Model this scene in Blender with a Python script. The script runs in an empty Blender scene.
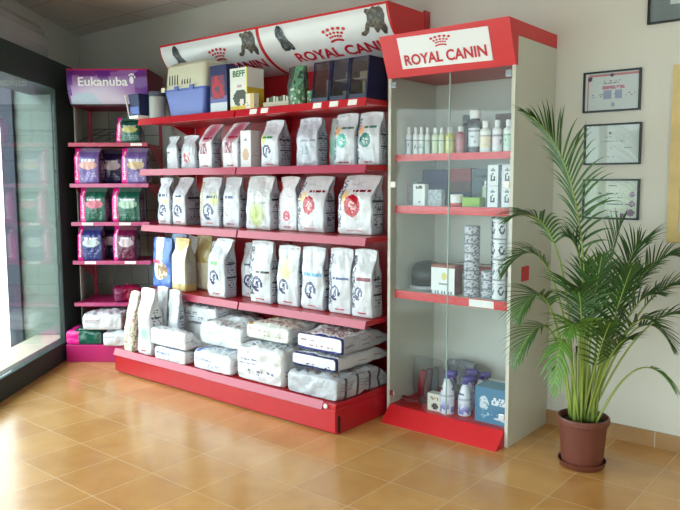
import bpy, bmesh, math, random
from mathutils import Vector, Matrix, noise
random.seed(7)
PI = math.pi
SC = bpy.context.scene
COL = SC.collection
YAW = math.radians(39.293)

# ------------------------------------------------------------------ helpers
def lin(c):
    out = []
    for v in c[:3]:
        v /= 255.0
        out.append(v / 12.92 if v <= 0.04045 else ((v + 0.055) / 1.055) ** 2.4)
    return (out[0], out[1], out[2], 1.0)

def sm(t, a, b):
    t = max(0.0, min(1.0, (t - a) / (b - a)))
    return t * t * (3 - 2 * t)

def mix(a, b, t):
    return tuple(a[i] + (b[i] - a[i]) * t for i in range(3))

def new_mat(name):
    m = bpy.data.materials.new(name)
    m.use_nodes = True
    n = m.node_tree.nodes
    return m, n, m.node_tree.links, n['Principled BSDF']

def mat(name, rgb, rough=0.5, metal=0.0, coat=0.0, var=0.0, vscale=8.0, bump=0.0, bscale=40.0, spec=0.5):
    m, n, l, p = new_mat(name)
    p.inputs['Base Color'].default_value = lin(rgb)
    p.inputs['Roughness'].default_value = rough
    p.inputs['Metallic'].default_value = metal
    p.inputs['Coat Weight'].default_value = coat
    p.inputs['Specular IOR Level'].default_value = spec
    tc = n.new('ShaderNodeTexCoord')
    if var > 0:
        t = n.new('ShaderNodeTexNoise'); t.inputs['Scale'].default_value = vscale
        t.inputs['Detail'].default_value = 3
        l.new(tc.outputs['Object'], t.inputs['Vector'])
        r = n.new('ShaderNodeMix'); r.data_type = 'RGBA'
        r.inputs[6].default_value = lin(tuple(max(0, c * (1 - var)) for c in rgb))
        r.inputs[7].default_value = lin(tuple(min(255, c * (1 + var)) for c in rgb))
        l.new(t.outputs['Fac'], r.inputs[0]); l.new(r.outputs[2], p.inputs['Base Color'])
    if bump > 0:
        t = n.new('ShaderNodeTexNoise'); t.inputs['Scale'].default_value = bscale
        l.new(tc.outputs['Object'], t.inputs['Vector'])
        b = n.new('ShaderNodeBump'); b.inputs['Strength'].default_value = bump
        b.inputs['Distance'].default_value = 0.01
        l.new(t.outputs['Fac'], b.inputs['Height']); l.new(b.outputs['Normal'], p.inputs['Normal'])
    return m

def print_mat(name, rough=0.35, bump=0.0, bscale=30, coat=0.0):
    m, n, l, p = new_mat(name)
    a = n.new('ShaderNodeAttribute'); a.attribute_name = 'Col'
    l.new(a.outputs['Color'], p.inputs['Base Color'])
    p.inputs['Roughness'].default_value = rough
    p.inputs['Coat Weight'].default_value = coat
    if bump > 0:
        tc = n.new('ShaderNodeTexCoord')
        t = n.new('ShaderNodeTexNoise'); t.inputs['Scale'].default_value = bscale
        t.inputs['Distortion'].default_value = 1.2
        l.new(tc.outputs['Object'], t.inputs['Vector'])
        b = n.new('ShaderNodeBump'); b.inputs['Strength'].default_value = bump
        b.inputs['Distance'].default_value = 0.012
        l.new(t.outputs['Fac'], b.inputs['Height']); l.new(b.outputs['Normal'], p.inputs['Normal'])
    return m

def glass_mat(name, tint=(235, 245, 242), ior=1.45, rough=0.02, extra=0.0):
    """thin pane: clear transmission plus mirror reflection by Fresnel"""
    m, n, l, p = new_mat(name)
    n.remove(p)
    out = [x for x in n if x.type == 'OUTPUT_MATERIAL'][0]
    tr = n.new('ShaderNodeBsdfTransparent'); tr.inputs['Color'].default_value = lin(tint)
    gl = n.new('ShaderNodeBsdfGlossy'); gl.inputs['Roughness'].default_value = rough
    fr = n.new('ShaderNodeFresnel')
    gm_ = n.new('ShaderNodeNewGeometry'); im = n.new('ShaderNodeMix'); im.data_type = 'FLOAT'   # same reflectance on both faces of the pane
    im.inputs[2].default_value = ior; im.inputs[3].default_value = 1.0 / ior
    l.new(gm_.outputs['Backfacing'], im.inputs[0]); l.new(im.outputs[0], fr.inputs['IOR'])
    mx = n.new('ShaderNodeMixShader')
    if extra > 0:
        ad = n.new('ShaderNodeMath'); ad.operation = 'ADD'; ad.use_clamp = True
        ad.inputs[1].default_value = extra
        l.new(fr.outputs[0], ad.inputs[0]); l.new(ad.outputs[0], mx.inputs[0])
    else:
        l.new(fr.outputs[0], mx.inputs[0])
    l.new(tr.outputs[0], mx.inputs[1]); l.new(gl.outputs[0], mx.inputs[2])
    l.new(mx.outputs[0], out.inputs[0])
    return m

def link(name, me, m, parent=None, loc=None, rotz=0.0, smooth=False):
    if m is not None and len(me.materials) == 0:
        me.materials.append(m)
    if smooth:
        me.polygons.foreach_set('use_smooth', [True] * len(me.polygons))
    o = bpy.data.objects.new(name, me)
    COL.objects.link(o)
    if parent is not None:
        o.parent = parent
    if loc is not None:
        o.location = loc
    o.rotation_euler[2] = rotz
    return o

def tag(o, label=None, cat=None, group=None, kind=None):
    if label: o['label'] = label
    if cat: o['category'] = cat
    if group: o['group'] = group
    if kind: o['kind'] = kind
    return o

def thing(name, label, cat, loc=(0, 0, 0), rotz=0.0, group=None):
    o = bpy.data.objects.new(name, None)
    o.empty_display_size = 0.05
    COL.objects.link(o)
    o.location = loc; o.rotation_euler[2] = rotz
    return tag(o, label, cat, group)

class MB:
    def __init__(s): s.bm = bmesh.new()
    def box(s, x0, y0, z0, x1, y1, z1):
        v = [s.bm.verts.new(c) for c in ((x0,y0,z0),(x1,y0,z0),(x1,y1,z0),(x0,y1,z0),(x0,y0,z1),(x1,y0,z1),(x1,y1,z1),(x0,y1,z1))]
        for f in ((3,2,1,0),(4,5,6,7),(0,1,5,4),(1,2,6,5),(2,3,7,6),(3,0,4,7)):
            s.bm.faces.new([v[i] for i in f])
        return s
    def hexa(s, pts):
        v = [s.bm.verts.new(c) for c in pts]
        for f in ((3,2,1,0),(4,5,6,7),(0,1,5,4),(1,2,6,5),(2,3,7,6),(3,0,4,7)):
            s.bm.faces.new([v[i] for i in f])
        return s
    def prism_x(s, poly, x0, x1):
        """poly of (y,z) swept along x"""
        a = [s.bm.verts.new((x0, y, z)) for y, z in poly]
        b = [s.bm.verts.new((x1, y, z)) for y, z in poly]
        n = len(poly)
        s.bm.faces.new(a); s.bm.faces.new(b[::-1])
        for i in range(n):
            j = (i + 1) % n
            s.bm.faces.new((a[j], a[i], b[i], b[j]))
        return s
    def prism_z(s, poly, z0, z1):
        a = [s.bm.verts.new((x, y, z0)) for x, y in poly]
        b = [s.bm.verts.new((x, y, z1)) for x, y in poly]
        n = len(poly)
        s.bm.faces.new(a[::-1]); s.bm.faces.new(b)
        for i in range(n):
            j = (i + 1) % n
            s.bm.faces.new((a[i], a[j], b[j], b[i]))
        return s
    def lathe(s, prof, c=(0, 0, 0), seg=24):
        rings = []
        for r, z in prof:
            rings.append([s.bm.verts.new((c[0] + max(r, 1e-4) * math.cos(2*PI*i/seg), c[1] + max(r, 1e-4) * math.sin(2*PI*i/seg), c[2] + z)) for i in range(seg)])
        for k in range(len(rings) - 1):
            for i in range(seg):
                j = (i + 1) % seg
                s.bm.faces.new((rings[k][i], rings[k][j], rings[k+1][j], rings[k+1][i]))
        s.bm.faces.new(rings[0][::-1]); s.bm.faces.new(rings[-1])
        return s
    def tube(s, pts, r, seg=8, r1=None):
        pts = [Vector(p) for p in pts]
        rings = []
        n = len(pts)
        for k, p in enumerate(pts):
            d = (pts[min(k+1, n-1)] - pts[max(k-1, 0)]).normalized()
            a = d.cross(Vector((0, 0, 1)))
            if a.length < 1e-3: a = d.cross(Vector((1, 0, 0)))
            a.normalize(); b = d.cross(a)
            rr = r if r1 is None else r + (r1 - r) * k / (n - 1)
            rings.append([s.bm.verts.new(p + a * rr * math.cos(2*PI*i/seg) + b * rr * math.sin(2*PI*i/seg)) for i in range(seg)])
        for k in range(n - 1):
            for i in range(seg):
                j = (i + 1) % seg
                s.bm.faces.new((rings[k][i], rings[k][j], rings[k+1][j], rings[k+1][i]))
        s.bm.faces.new(rings[0][::-1]); s.bm.faces.new(rings[-1])
        return s
    def build(s, name, m, parent=None, bevel=0.0, smooth=False, loc=None, rotz=0.0):
        if bevel > 0:
            bmesh.ops.bevel(s.bm, geom=list(s.bm.edges), offset=bevel, segments=2, affect='EDGES', profile=0.6)
        bmesh.ops.recalc_face_normals(s.bm, faces=list(s.bm.faces))
        me = bpy.data.meshes.new(name)
        s.bm.to_mesh(me); s.bm.free()
        return link(name, me, m, parent, loc, rotz, smooth)

def painted(name, verts, faces, cols, m, parent=None, smooth=True, loc=None, rotz=0.0):
    me = bpy.data.meshes.new(name)
    me.from_pydata(verts, [], faces)
    at = me.color_attributes.new('Col', 'FLOAT_COLOR', 'CORNER')
    buf = []
    for f, c in zip(faces, cols):
        c = lin(c)
        buf.extend(c * len(f))
    at.data.foreach_set('color', buf)
    me.update()
    return link(name, me, m, parent, loc, rotz, smooth)

_txt = {}
def glyphs(s, bold=0.0):
    """letter outlines of s as a flat triangulated mesh, height of a capital = 1"""
    if (s, bold) in _txt: return _txt[(s, bold)]
    cu = bpy.data.curves.new('letters', 'FONT')
    cu.body = s; cu.size = 1.0; cu.offset = bold; cu.resolution_u = 3
    o = bpy.data.objects.new('letters', cu)
    COL.objects.link(o)
    dg = bpy.context.evaluated_depsgraph_get()
    me = bpy.data.meshes.new_from_object(o.evaluated_get(dg))
    bpy.data.objects.remove(o)
    xs = [v.co.x for v in me.vertices]; ys = [v.co.y for v in me.vertices]
    x0, x1, y0 = min(xs), max(xs), 0.0
    H = 0.70
    vs = [((v.co.x - x0), v.co.y - y0) for v in me.vertices]
    W = x1 - x0
    fs = [tuple(p.vertices) for p in me.polygons]
    bpy.data.meshes.remove(me)
    _txt[(s, bold)] = ([(x / W, y / H) for x, y in vs], fs, W / H)
    return _txt[(s, bold)]

def lettering(s, m, parent, mapf, bold=0.0, cuts=0, name='lettering', label=None):
    """mapf(u,v): u 0..1 along the line, v 0 baseline .. 1 cap height -> local point"""
    vs, fs, asp = glyphs(s, bold)
    bm = bmesh.new()
    bv = [bm.verts.new((x, y, 0)) for x, y in vs]
    for f in fs:
        try: bm.faces.new([bv[i] for i in f])
        except ValueError: pass
    for k in range(cuts):
        y = -0.1 + 1.2 * (k + 0.5) / cuts
        bmesh.ops.bisect_plane(bm, geom=bm.verts[:] + bm.edges[:] + bm.faces[:], plane_co=(0, y, 0), plane_no=(0, 1, 0))
    for v in bm.verts:
        v.co = mapf(v.co.x, v.co.y)
    me = bpy.data.meshes.new(name)
    bm.to_mesh(me); bm.free()
    o = link(name, me, m, parent)
    if label: o['label'] = label
    return o

# ------------------------------------------------------------------ materials
M_red = mat('red_enamel', (176, 20, 34), 0.38, coat=0.15, var=0.05)
M_redsat = mat('scarlet_laminate', (204, 24, 34), 0.42, coat=0.1)
M_rail = mat('red_rail_pink_sheen', (168, 50, 78), 0.42, coat=0.25)  # red rail with pink reflection of floor and window put into its colour
M_magrail = mat('glossy_magenta_rail', (176, 44, 104), 0.3, coat=0.5)
M_mag = mat('magenta_enamel', (190, 30, 110), 0.4, coat=0.15)
M_magred = mat('crimson_enamel', (170, 22, 62), 0.4, coat=0.15)
M_tag = mat('white_card', (232, 230, 226), 0.6)
M_white = mat('white_laminate', (206, 206, 196), 0.4, var=0.02)
M_panel = mat('white_cabinet_melamine', (196, 196, 184), 0.45, var=0.02)
M_signw = mat('white_sign_film', (226, 228, 232), 0.3, coat=0.3)
M_signred = mat('sign_red_ink', (190, 18, 40), 0.4)
M_black = mat('black_frame', (18, 20, 24), 0.35)
M_dark = mat('dark_green_aluminium', (44, 56, 54), 0.6, var=0.1, spec=.25)
M_shut = mat('charcoal_shutter_steel', (150, 155, 157), 0.6, var=0.06, vscale=5)
M_glass = glass_mat('window_glass', (240, 244, 243), 1.5)
M_cabglass = glass_mat('cabinet_glass', (250, 252, 253), 1.28)
M_film = print_mat('printed_bag_film', 0.24, bump=0.8, bscale=16, coat=.3)
M_foil = print_mat('printed_foil_film', 0.22, bump=1.0, bscale=17)
M_card = print_mat('printed_card', 0.5)
M_tin = print_mat('printed_tin', 0.3, coat=0.3)
M_ink = mat('white_ink', (238, 236, 238), 0.5)
M_redink = mat('red_ink', (196, 50, 60), 0.5)
M_navyink = mat('green_ink', (30, 110, 60), 0.5)
M_chrome = mat('chrome', (200, 200, 205), 0.2, metal=1.0)
M_wood = mat('pale_wood', (206, 180, 120), 0.5, var=0.1, vscale=12)
M_wire = mat('grey_wire', (60, 52, 58), 0.5)

# ------------------------------------------------------------------ room
RW = 3.669                                     # back wall plane (y)
CEIL = 2.663
A = Vector((math.cos(YAW), math.sin(YAW), 0)); B = Vector((-math.sin(YAW), math.cos(YAW), 0))
def P(a, b, z=0.0): return A * a + B * b + Vector((0, 0, z))

def wall_material():
    m, n, l, p = new_mat('painted_plaster')
    tc = n.new('ShaderNodeTexCoord')
    t = n.new('ShaderNodeTexNoise'); t.inputs['Scale'].default_value = 1.3
    l.new(tc.outputs['Object'], t.inputs['Vector'])
    r = n.new('ShaderNodeMix'); r.data_type = 'RGBA'
    r.inputs[6].default_value = lin((206, 205, 196)); r.inputs[7].default_value = lin((216, 215, 207))
    l.new(t.outputs['Fac'], r.inputs[0]); l.new(r.outputs[2], p.inputs['Base Color'])
    p.inputs['Roughness'].default_value = 0.75
    t2 = n.new('ShaderNodeTexNoise'); t2.inputs['Scale'].default_value = 130
    l.new(tc.outputs['Object'], t2.inputs['Vector'])
    b = n.new('ShaderNodeBump'); b.inputs['Strength'].default_value = 0.05; b.inputs['Distance'].default_value = 0.01
    l.new(t2.outputs['Fac'], b.inputs['Height']); l.new(b.outputs['Normal'], p.inputs['Normal'])
    return m
M_wall = wall_material()

def grid_material(name, c1, c2, grout, sx, sy, ox, oy, w, rough, coat=0.0, vs=6.0, gr=0.6):
    """square tiles from object coordinates: tile colour varies per tile and inside each tile"""
    m, n, l, p = new_mat(name)
    tc = n.new('ShaderNodeTexCoord')
    sp = n.new('ShaderNodeSeparateXYZ'); l.new(tc.outputs['Object'], sp.inputs[0])
    def ma(op, a, b=None):
        x = n.new('ShaderNodeMath'); x.operation = op
        for i, v in enumerate((a, b)):
            if v is None: continue
            if isinstance(v, (int, float)): x.inputs[i].default_value = v
            else: l.new(v, x.inputs[i])
        return x.outputs[0]
    masks, ids = [], []
    for ax, s, o in ((0, sx, ox), (1, sy, oy)):
        q = ma('DIVIDE', ma('SUBTRACT', sp.outputs[ax], o), s)
        fr = ma('FRACT', q); ids.append(ma('FLOOR', q))
        d = ma('MINIMUM', fr, ma('SUBTRACT', 1.0, fr))
        masks.append(ma('LESS_THAN', d, w / 2 / s))
    g = ma('MAXIMUM', masks[0], masks[1])
    cv = n.new('ShaderNodeCombineXYZ'); l.new(ids[0], cv.inputs[0]); l.new(ids[1], cv.inputs[1])
    wn = n.new('ShaderNodeTexWhiteNoise'); wn.noise_dimensions = '3D'; l.new(cv.outputs[0], wn.inputs['Vector'])
    ns = n.new('ShaderNodeTexNoise'); ns.inputs['Scale'].default_value = vs; ns.inputs['Detail'].default_value = 6
    ns.inputs['Roughness'].default_value = 0.6; ns.inputs['Distortion'].default_value = 0.6
    l.new(tc.outputs['Object'], ns.inputs['Vector'])
    f = ma('ADD', ma('MULTIPLY', ma('SUBTRACT', ns.outputs['Fac'], 0.5), 1.5), ma('ADD', 0.32, ma('MULTIPLY', wn.outputs['Value'], 0.36)))
    r = n.new('ShaderNodeMix'); r.data_type = 'RGBA'; r.clamp_factor = True
    r.inputs[6].default_value = lin(c1); r.inputs[7].default_value = lin(c2); l.new(f, r.inputs[0])
    r2 = n.new('ShaderNodeMix'); r2.data_type = 'RGBA'; r2.inputs[7].default_value = lin(grout)
    l.new(g, r2.inputs[0]); l.new(r.outputs[2], r2.inputs[6])
    l.new(r2.outputs[2], p.inputs['Base Color'])
    rr = n.new('ShaderNodeMix'); rr.data_type = 'FLOAT'
    rr.inputs[2].default_value = rough; rr.inputs[3].default_value = gr; l.new(g, rr.inputs[0])
    l.new(rr.outputs[0], p.inputs['Roughness'])
    p.inputs['Coat Weight'].default_value = coat; p.inputs['Coat Roughness'].default_value = 0.14
    b = n.new('ShaderNodeBump'); b.inputs['Strength'].default_value = 0.06; b.inputs['Distance'].default_value = 0.004
    n3 = n.new('ShaderNodeTexNoise'); n3.inputs['Scale'].default_value = 5.0
    l.new(tc.outputs['Object'], n3.inputs['Vector'])
    l.new(n3.outputs['Fac'], b.inputs['Height']); l.new(b.outputs['Normal'], p.inputs['Normal'])
    return m
M_floor = grid_material('ochre_floor_tile', (178, 122, 62), (214, 164, 98), (208, 174, 126), 0.30, 0.3035, -1.452, 1.578, 0.0042, 0.27, coat=0.3, vs=5)
M_ceil = grid_material('mineral_ceiling_tile', (212, 210, 208), (220, 218, 216), (190, 187, 184), 0.6, 0.6, -5.0, 3.45, 0.02, 0.9, vs=3, gr=0.8)
M_skirt = grid_material('brown_skirting_tile', (150, 112, 72), (176, 138, 96), (206, 196, 176), 0.335, 99, -1.30, -40, 0.004, 0.35, vs=9)

LW = -2.40                                     # left wall plane in the shopfront's own direction
corner = P(LW, 6.703); rear_l = P(LW, -2.56)
room = [(corner.x, RW), (rear_l.x, -3.5), (2.7, -3.5), (2.7, RW)]
def struct(o):
    o['kind'] = 'structure'; return o
o = MB().prism_z([(room[0][0]-.6, room[0][1]+.12), (room[1][0]-.5, room[1][1]-.12), (2.82, -3.62), (2.82, RW+.12)], -0.10, 0.0).build('floor', M_floor); struct(o)
o = MB().prism_z([(room[0][0]-.6, room[0][1]+.12), (room[1][0]-.5, room[1][1]-.12), (2.82, -3.62), (2.82, RW+.12)], CEIL, CEIL+.1).build('ceiling', M_ceil); struct(o)
struct(MB().box(corner.x-.5, RW, 0, 2.82, RW+.12, CEIL).build('wall_back', M_wall))
b = MB(); b.box(2.7, -3.5, 0, 2.82, -1.6, CEIL); b.box(2.7, .6, 0, 2.82, RW, CEIL); b.box(2.7, -1.6, 0, 2.82, .6, .8); b.box(2.7, -1.6, 2.25, 2.82, .6, CEIL)
struct(b.build('wall_right', M_wall))
b = MB()
for y0, y1, z0, z1 in ((-1.6, -1.55, .8, 2.25), (.55, .6, .8, 2.25), (-.52, -.48, .85, 2.2), (-1.55, .55, .8, .85), (-1.55, .55, 2.2, 2.25)): b.box(2.74, y0, z0, 2.80, y1, z1)
w3 = struct(b.build('added_side_window', M_dark))  # unseen window, added to light the cabinet side and back wall
MB().box(2.765, -1.55, .85, 2.775, .55, 2.2).build('pane', M_glass, w3)
# rear wall with an unseen window opening, enlarged to brighten the cabinet side
rx0 = rear_l.x - .3
b = MB(); b.box(rx0, -3.62, 0, -.1, -3.5, CEIL); b.box(2.6, -3.62, 0, 2.7, -3.5, CEIL); b.box(-.1, -3.62, 2.35, 2.6, -3.5, CEIL); b.box(-.1, -3.62, 0, 2.6, -3.5, .25)
struct(b.build('wall_rear', M_wall))
b = MB()
for x0, x1, z0, z1 in ((-.1, -.05, .25, 2.35), (2.55, 2.6, .25, 2.35), (1.23, 1.27, .3, 2.3), (-.05, 2.55, .25, .3), (-.05, 2.55, 2.3, 2.35)):
    b.box(x0, -3.6, z0, x1, -3.54, z1)
w2 = struct(b.build('unseen_rear_window', M_dark))
MB().box(-.05, -3.575, .3, 2.55, -3.565, 2.3).build('pane', M_glass, w2)

# left wall: solid above the shopfront and beyond it up to the corner
def boxab(b, a0, b0, z0, a1, b1, z1):
    q = [P(a0,b0,z0), P(a1,b0,z0), P(a1,b1,z0), P(a0,b1,z0), P(a0,b0,z1), P(a1,b0,z1), P(a1,b1,z1), P(a0,b1,z1)]
    b.hexa(q)
b = MB(); boxab(b, LW-.12, -2.6, 2.21, LW, 6.80, CEIL); boxab(b, LW-.12, 5.62, 0, LW, 6.80, 2.21); boxab(b, LW+.0005, 5.625, 0, -2.064, 5.68, 2.205)
struct(b.build('wall_left', M_wall))
# shopfront: dark green frame, plinth, posts, glass
fr = thing('window_1', None, None); fr['kind'] = 'structure'
def part_ab(name, m, args, parent, bevel=0.0):
    b = MB()
    for q in args: boxab(b, *q)
    return b.build(name, m, parent, bevel)
part_ab('head_beam', M_dark, [(LW, -2.5, 2.0, -2.06, 5.62, 2.205)], fr, 0.006)
part_ab('plinth', M_dark, [(-2.15, -2.5, 0, -2.055, 5.60, .14)], fr, 0.006)
part_ab('sill', mat('stone_sill', (196, 186, 168), .6, var=.08), [(-2.42, -2.5, 0, -2.152, 5.60, .12)], fr)
for d0, d1 in ((5.25, 5.60), (3.2, 3.28), (1.5, 1.58), (-.2, -.12), (-1.9, -1.82)):
    part_ab('post', M_dark, [(-2.10, d0, .142, -2.062, d1, 1.998)], fr, 0.004)
prev = -2.5
for d0, d1 in ((-1.9, -1.82), (-.2, -.12), (1.5, 1.58), (3.2, 3.28), (5.25, 5.3)):
    part_ab('pane', M_glass, [(-2.085, prev+.002, .142, -2.077, d0-.002, 1.998)], fr)
    prev = d1
# rolled shutter housing standing on the beam
sh = thing('shutter_housing', 'long charcoal ribbed shutter box lying on the beam over the shop window', 'shutter box', P(-2.22, 3.0, 2.205), YAW)
prof = [(-.10, 0), (.09, 0), (.105, .02), (.105, .09), (.112, .105), (.112, .16), (.09, .185), (.085, .21), (.05, .25), (-.04, .255), (-.10, .24)]
b = MB()
pts0 = [b.bm.verts.new((x, -5.2, z)) for x, z in prof]; pts1 = [b.bm.verts.new((x, 2.27, z)) for x, z in prof]
for i in range(len(prof)):
    j = (i + 1) % len(prof); b.bm.faces.new((pts0[i], pts0[j], pts1[j], pts1[i]))
b.bm.faces.new(pts0); b.bm.faces.new(pts1)
b.build('casing', M_shut, sh)
b = MB(); prof2 = [(x * .97, z * .97 + .004) for x, z in prof]
q0 = [b.bm.verts.new((x, 2.271, z)) for x, z in prof2]; q1 = [b.bm.verts.new((x, 2.29, z)) for x, z in prof2]
for i in range(len(prof2)):
    j = (i + 1) % len(prof2); b.bm.faces.new((q0[i], q0[j], q1[j], q1[i]))
b.bm.faces.new(q0); b.bm.faces.new(q1)
b.build('end_cap', M_shut, sh)
# skirting
struct(MB().box(-1.544, RW-.012, 0, 2.68, RW, .08).build('baseboard_back', M_skirt))
# wall socket
so = thing('wall_socket', 'small white wall socket low on the wall between glass cabinet and potted palm', 'socket', (-1.494, RW, .316))
MB().box(-.04, -.012, -.04, .04, 0, .04).build('cover_plate', M_white, so, .004)
b = MB(); b.lathe([(.018, 0), (.018, .004)], seg=20)
o = b.build('outlet', mat('socket_grey', (70, 72, 80), .5), so); o.rotation_euler[0] = PI/2; o.location = (0, -.012, 0)

# outside: bright pavement and the neighbouring shopfront seen through the glass
M_pave = mat('pale_pavement', (206, 204, 198), 0.85, var=0.05, vscale=3)
b = MB(); boxab(b, -30, -25, -.14, LW-.14, 30, -.11)
struct(b.build('pavement', M_pave))
nb = thing('roller_shutter', 'pale green closed roller shutter seen through the window beside the frame post', 'shutter', P(-2.33, 5.585, -.11), YAW)
M_roll = mat('pale_roller_shutter', (116, 130, 124), .6)
b = MB()
for k in range(27):
    b.box(-.18, -.012 - .006*(k % 2), k*.08, .18, .012, .08 + k*.08)
b.build('slat_curtain', M_roll, nb)
MB().box(-.28, -.05, 0, -.181, .3, 3.2).build('guide_pillar', mat('slate_render', (58, 64, 78), .8), nb)
MB().box(-.18, -.03, 2.162, .18, .012, 2.32).build('shutter_lintel', mat('grey_render', (60, 68, 70), .8), nb)

# ------------------------------------------------------------------ bags
def bag_geo(w, d, h, seed, t0=.55, t1=.95, neck=0.0, lean=(0, 0), puff=.012, wr=.0055, gus=.25, lie=False, res=.0065, crimp=.012):
    NF = max(14, min(48, int(w / res))); NS = max(5, min(24, int(d / (res * (1.0 if lie else 1.6))))); NL = max(24, min(56, int(h / res)))
    per = []
    for i in range(NF): per.append(('f', -1 + 2 * i / NF, -1))
    for i in range(NS): per.append(('r', 1, -1 + 2 * i / NS))
    for i in range(NF): per.append(('b', 1 - 2 * i / NF, 1))
    for i in range(NS): per.append(('l', -1, 1 - 2 * i / NS))
    n = len(per)
    sx = seed * 13.37
    def pt(px, py, t):
        dep = d * (1 - sm(t, t0, t1)) + crimp * sm(t, t0, t1)
        k = 1 - sm(t, 0, .04)
        ww = w * (1 - .03 * k) * (1 - neck * math.exp(-((t - .80) / .11) ** 2))
        bul = math.sin(PI * min(1, t / max(t1, .2)) ** .8) ** .8 if t < t1 else 0
        rx = abs(px) ** 6; ry = abs(py) ** 6
        x = px * ww / 2 * (1 - .06 * ry * (1 if dep > .03 else 0))
        y = py * (dep * (1 - .06 * k) / 2) * (1 - .05 * rx)
        y += py * puff * bul * (1 - px * px)
        gin = gus * sm(t, t0 - .15, t1 - .1)
        if abs(px) > .999: x -= px * (dep * gin * (1 - abs(py)) - puff * .6 * bul * (1 - py * py) * (1 - sm(t, .4, .8)))
        q = max(0, (t - t0) / (1 - t0)) ** 1.6
        x += lean[0] * q; y += lean[1] * q
        if lie: y += (d - dep) / 2 * .8
        z = t * h * (1 - .02 * px * px * sm(t, .9, 1))
        nv = noise.noise_vector(Vector((x * 11 + sx, y * 11, z * 9)))
        n2 = noise.noise_vector(Vector((x * 34 + sx, y * 30, z * 22)))
        amp = wr * (sm(t, 0, .06))
        n3 = abs(noise.noise(Vector((x * 24 + sx + z * 5, y * 12, z * 6 - x * 4)))) * 2
        y += py * amp * .9 * (1 - n3) * (1 if t < t1 else .3)
        x += nv.x * amp * .8 + n2.x * amp * .25
        y += (nv.y * amp * 1.5 + n2.y * amp * .6) * (1 if t < t1 else .5)
        return Vector((x, y, z))
    verts, faces, info = [], [], []
    for j in range(NL + 1):
        t = j / NL
        for s, px, py in per: verts.append(pt(px, py, t))
    for j in range(NL):
        for i in range(n):
            i2 = (i + 1) % n
            faces.append((j*n+i, j*n+i2, (j+1)*n+i2, (j+1)*n+i))
            s = per[i][0]
            if s == 'f': u = (i + .5) / NF
            elif s == 'r': u = (i - NF + .5) / NS
            elif s == 'b': u = (i - NF - NS + .5) / NF
            else: u = (i - 2*NF - NS + .5) / NS
            info.append((s, u, (j + .5) / NL))
    # base panel as a grid welded to the first ring, so that its print and creases can be modelled
    NB = NS; gid = {}
    for j in range(NB + 1):
        for i in range(NF + 1):
            if j == 0: gid[i, j] = i
            elif i == NF: gid[i, j] = NF + j
            elif j == NB: gid[i, j] = NF + NS + NF - i
            elif i == 0: gid[i, j] = 2 * NF + NS + NS - j
            else:
                px, py = -1 + 2 * i / NF, -1 + 2 * j / NB
                x = px * w * .97 / 2 * (1 - .06 * abs(py) ** 6); y = py * d * .94 / 2 * (1 - .05 * abs(px) ** 6)
                dz = noise.noise(Vector((x * 16 + sx, y * 20, 3.1))) * wr * 1.2 - puff * (1 - px**4) * (1 - py**4)
                gid[i, j] = len(verts); verts.append(Vector((x, y, dz if lie else 0)))
    for j in range(NB):
        for i in range(NF):
            faces.append((gid[i, j], gid[i, j+1], gid[i+1, j+1], gid[i+1, j])); info.append(('base', (i + .5) / NF, 1 - (j + .5) / NB))
    m0 = NL * n
    faces.append(tuple(m0 + i for i in range(n))); info.append(('top', .5, .99))
    def front(u, v, off=.0025):
        p = pt(-1 + 2 * u, -1, v)
        return p + Vector((0, -off, 0))
    return verts, faces, info, front

def ell(u, v, cu, cv, ru, rv):
    return ((u - cu) / ru) ** 2 + ((v - cv) / rv) ** 2

def dashes(u, v, u0, u1, v0, v1, rows, seed=0, dens=.62):
    if not (u0 < u < u1 and v0 < v < v1): return False
    r = (v - v0) / (v1 - v0) * rows
    if r % 1 > .55: return False
    return noise.noise(Vector((u * 23 + seed * 7.7, int(r) * 5.3 + seed, 0))) > (.5 - dens)

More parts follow.
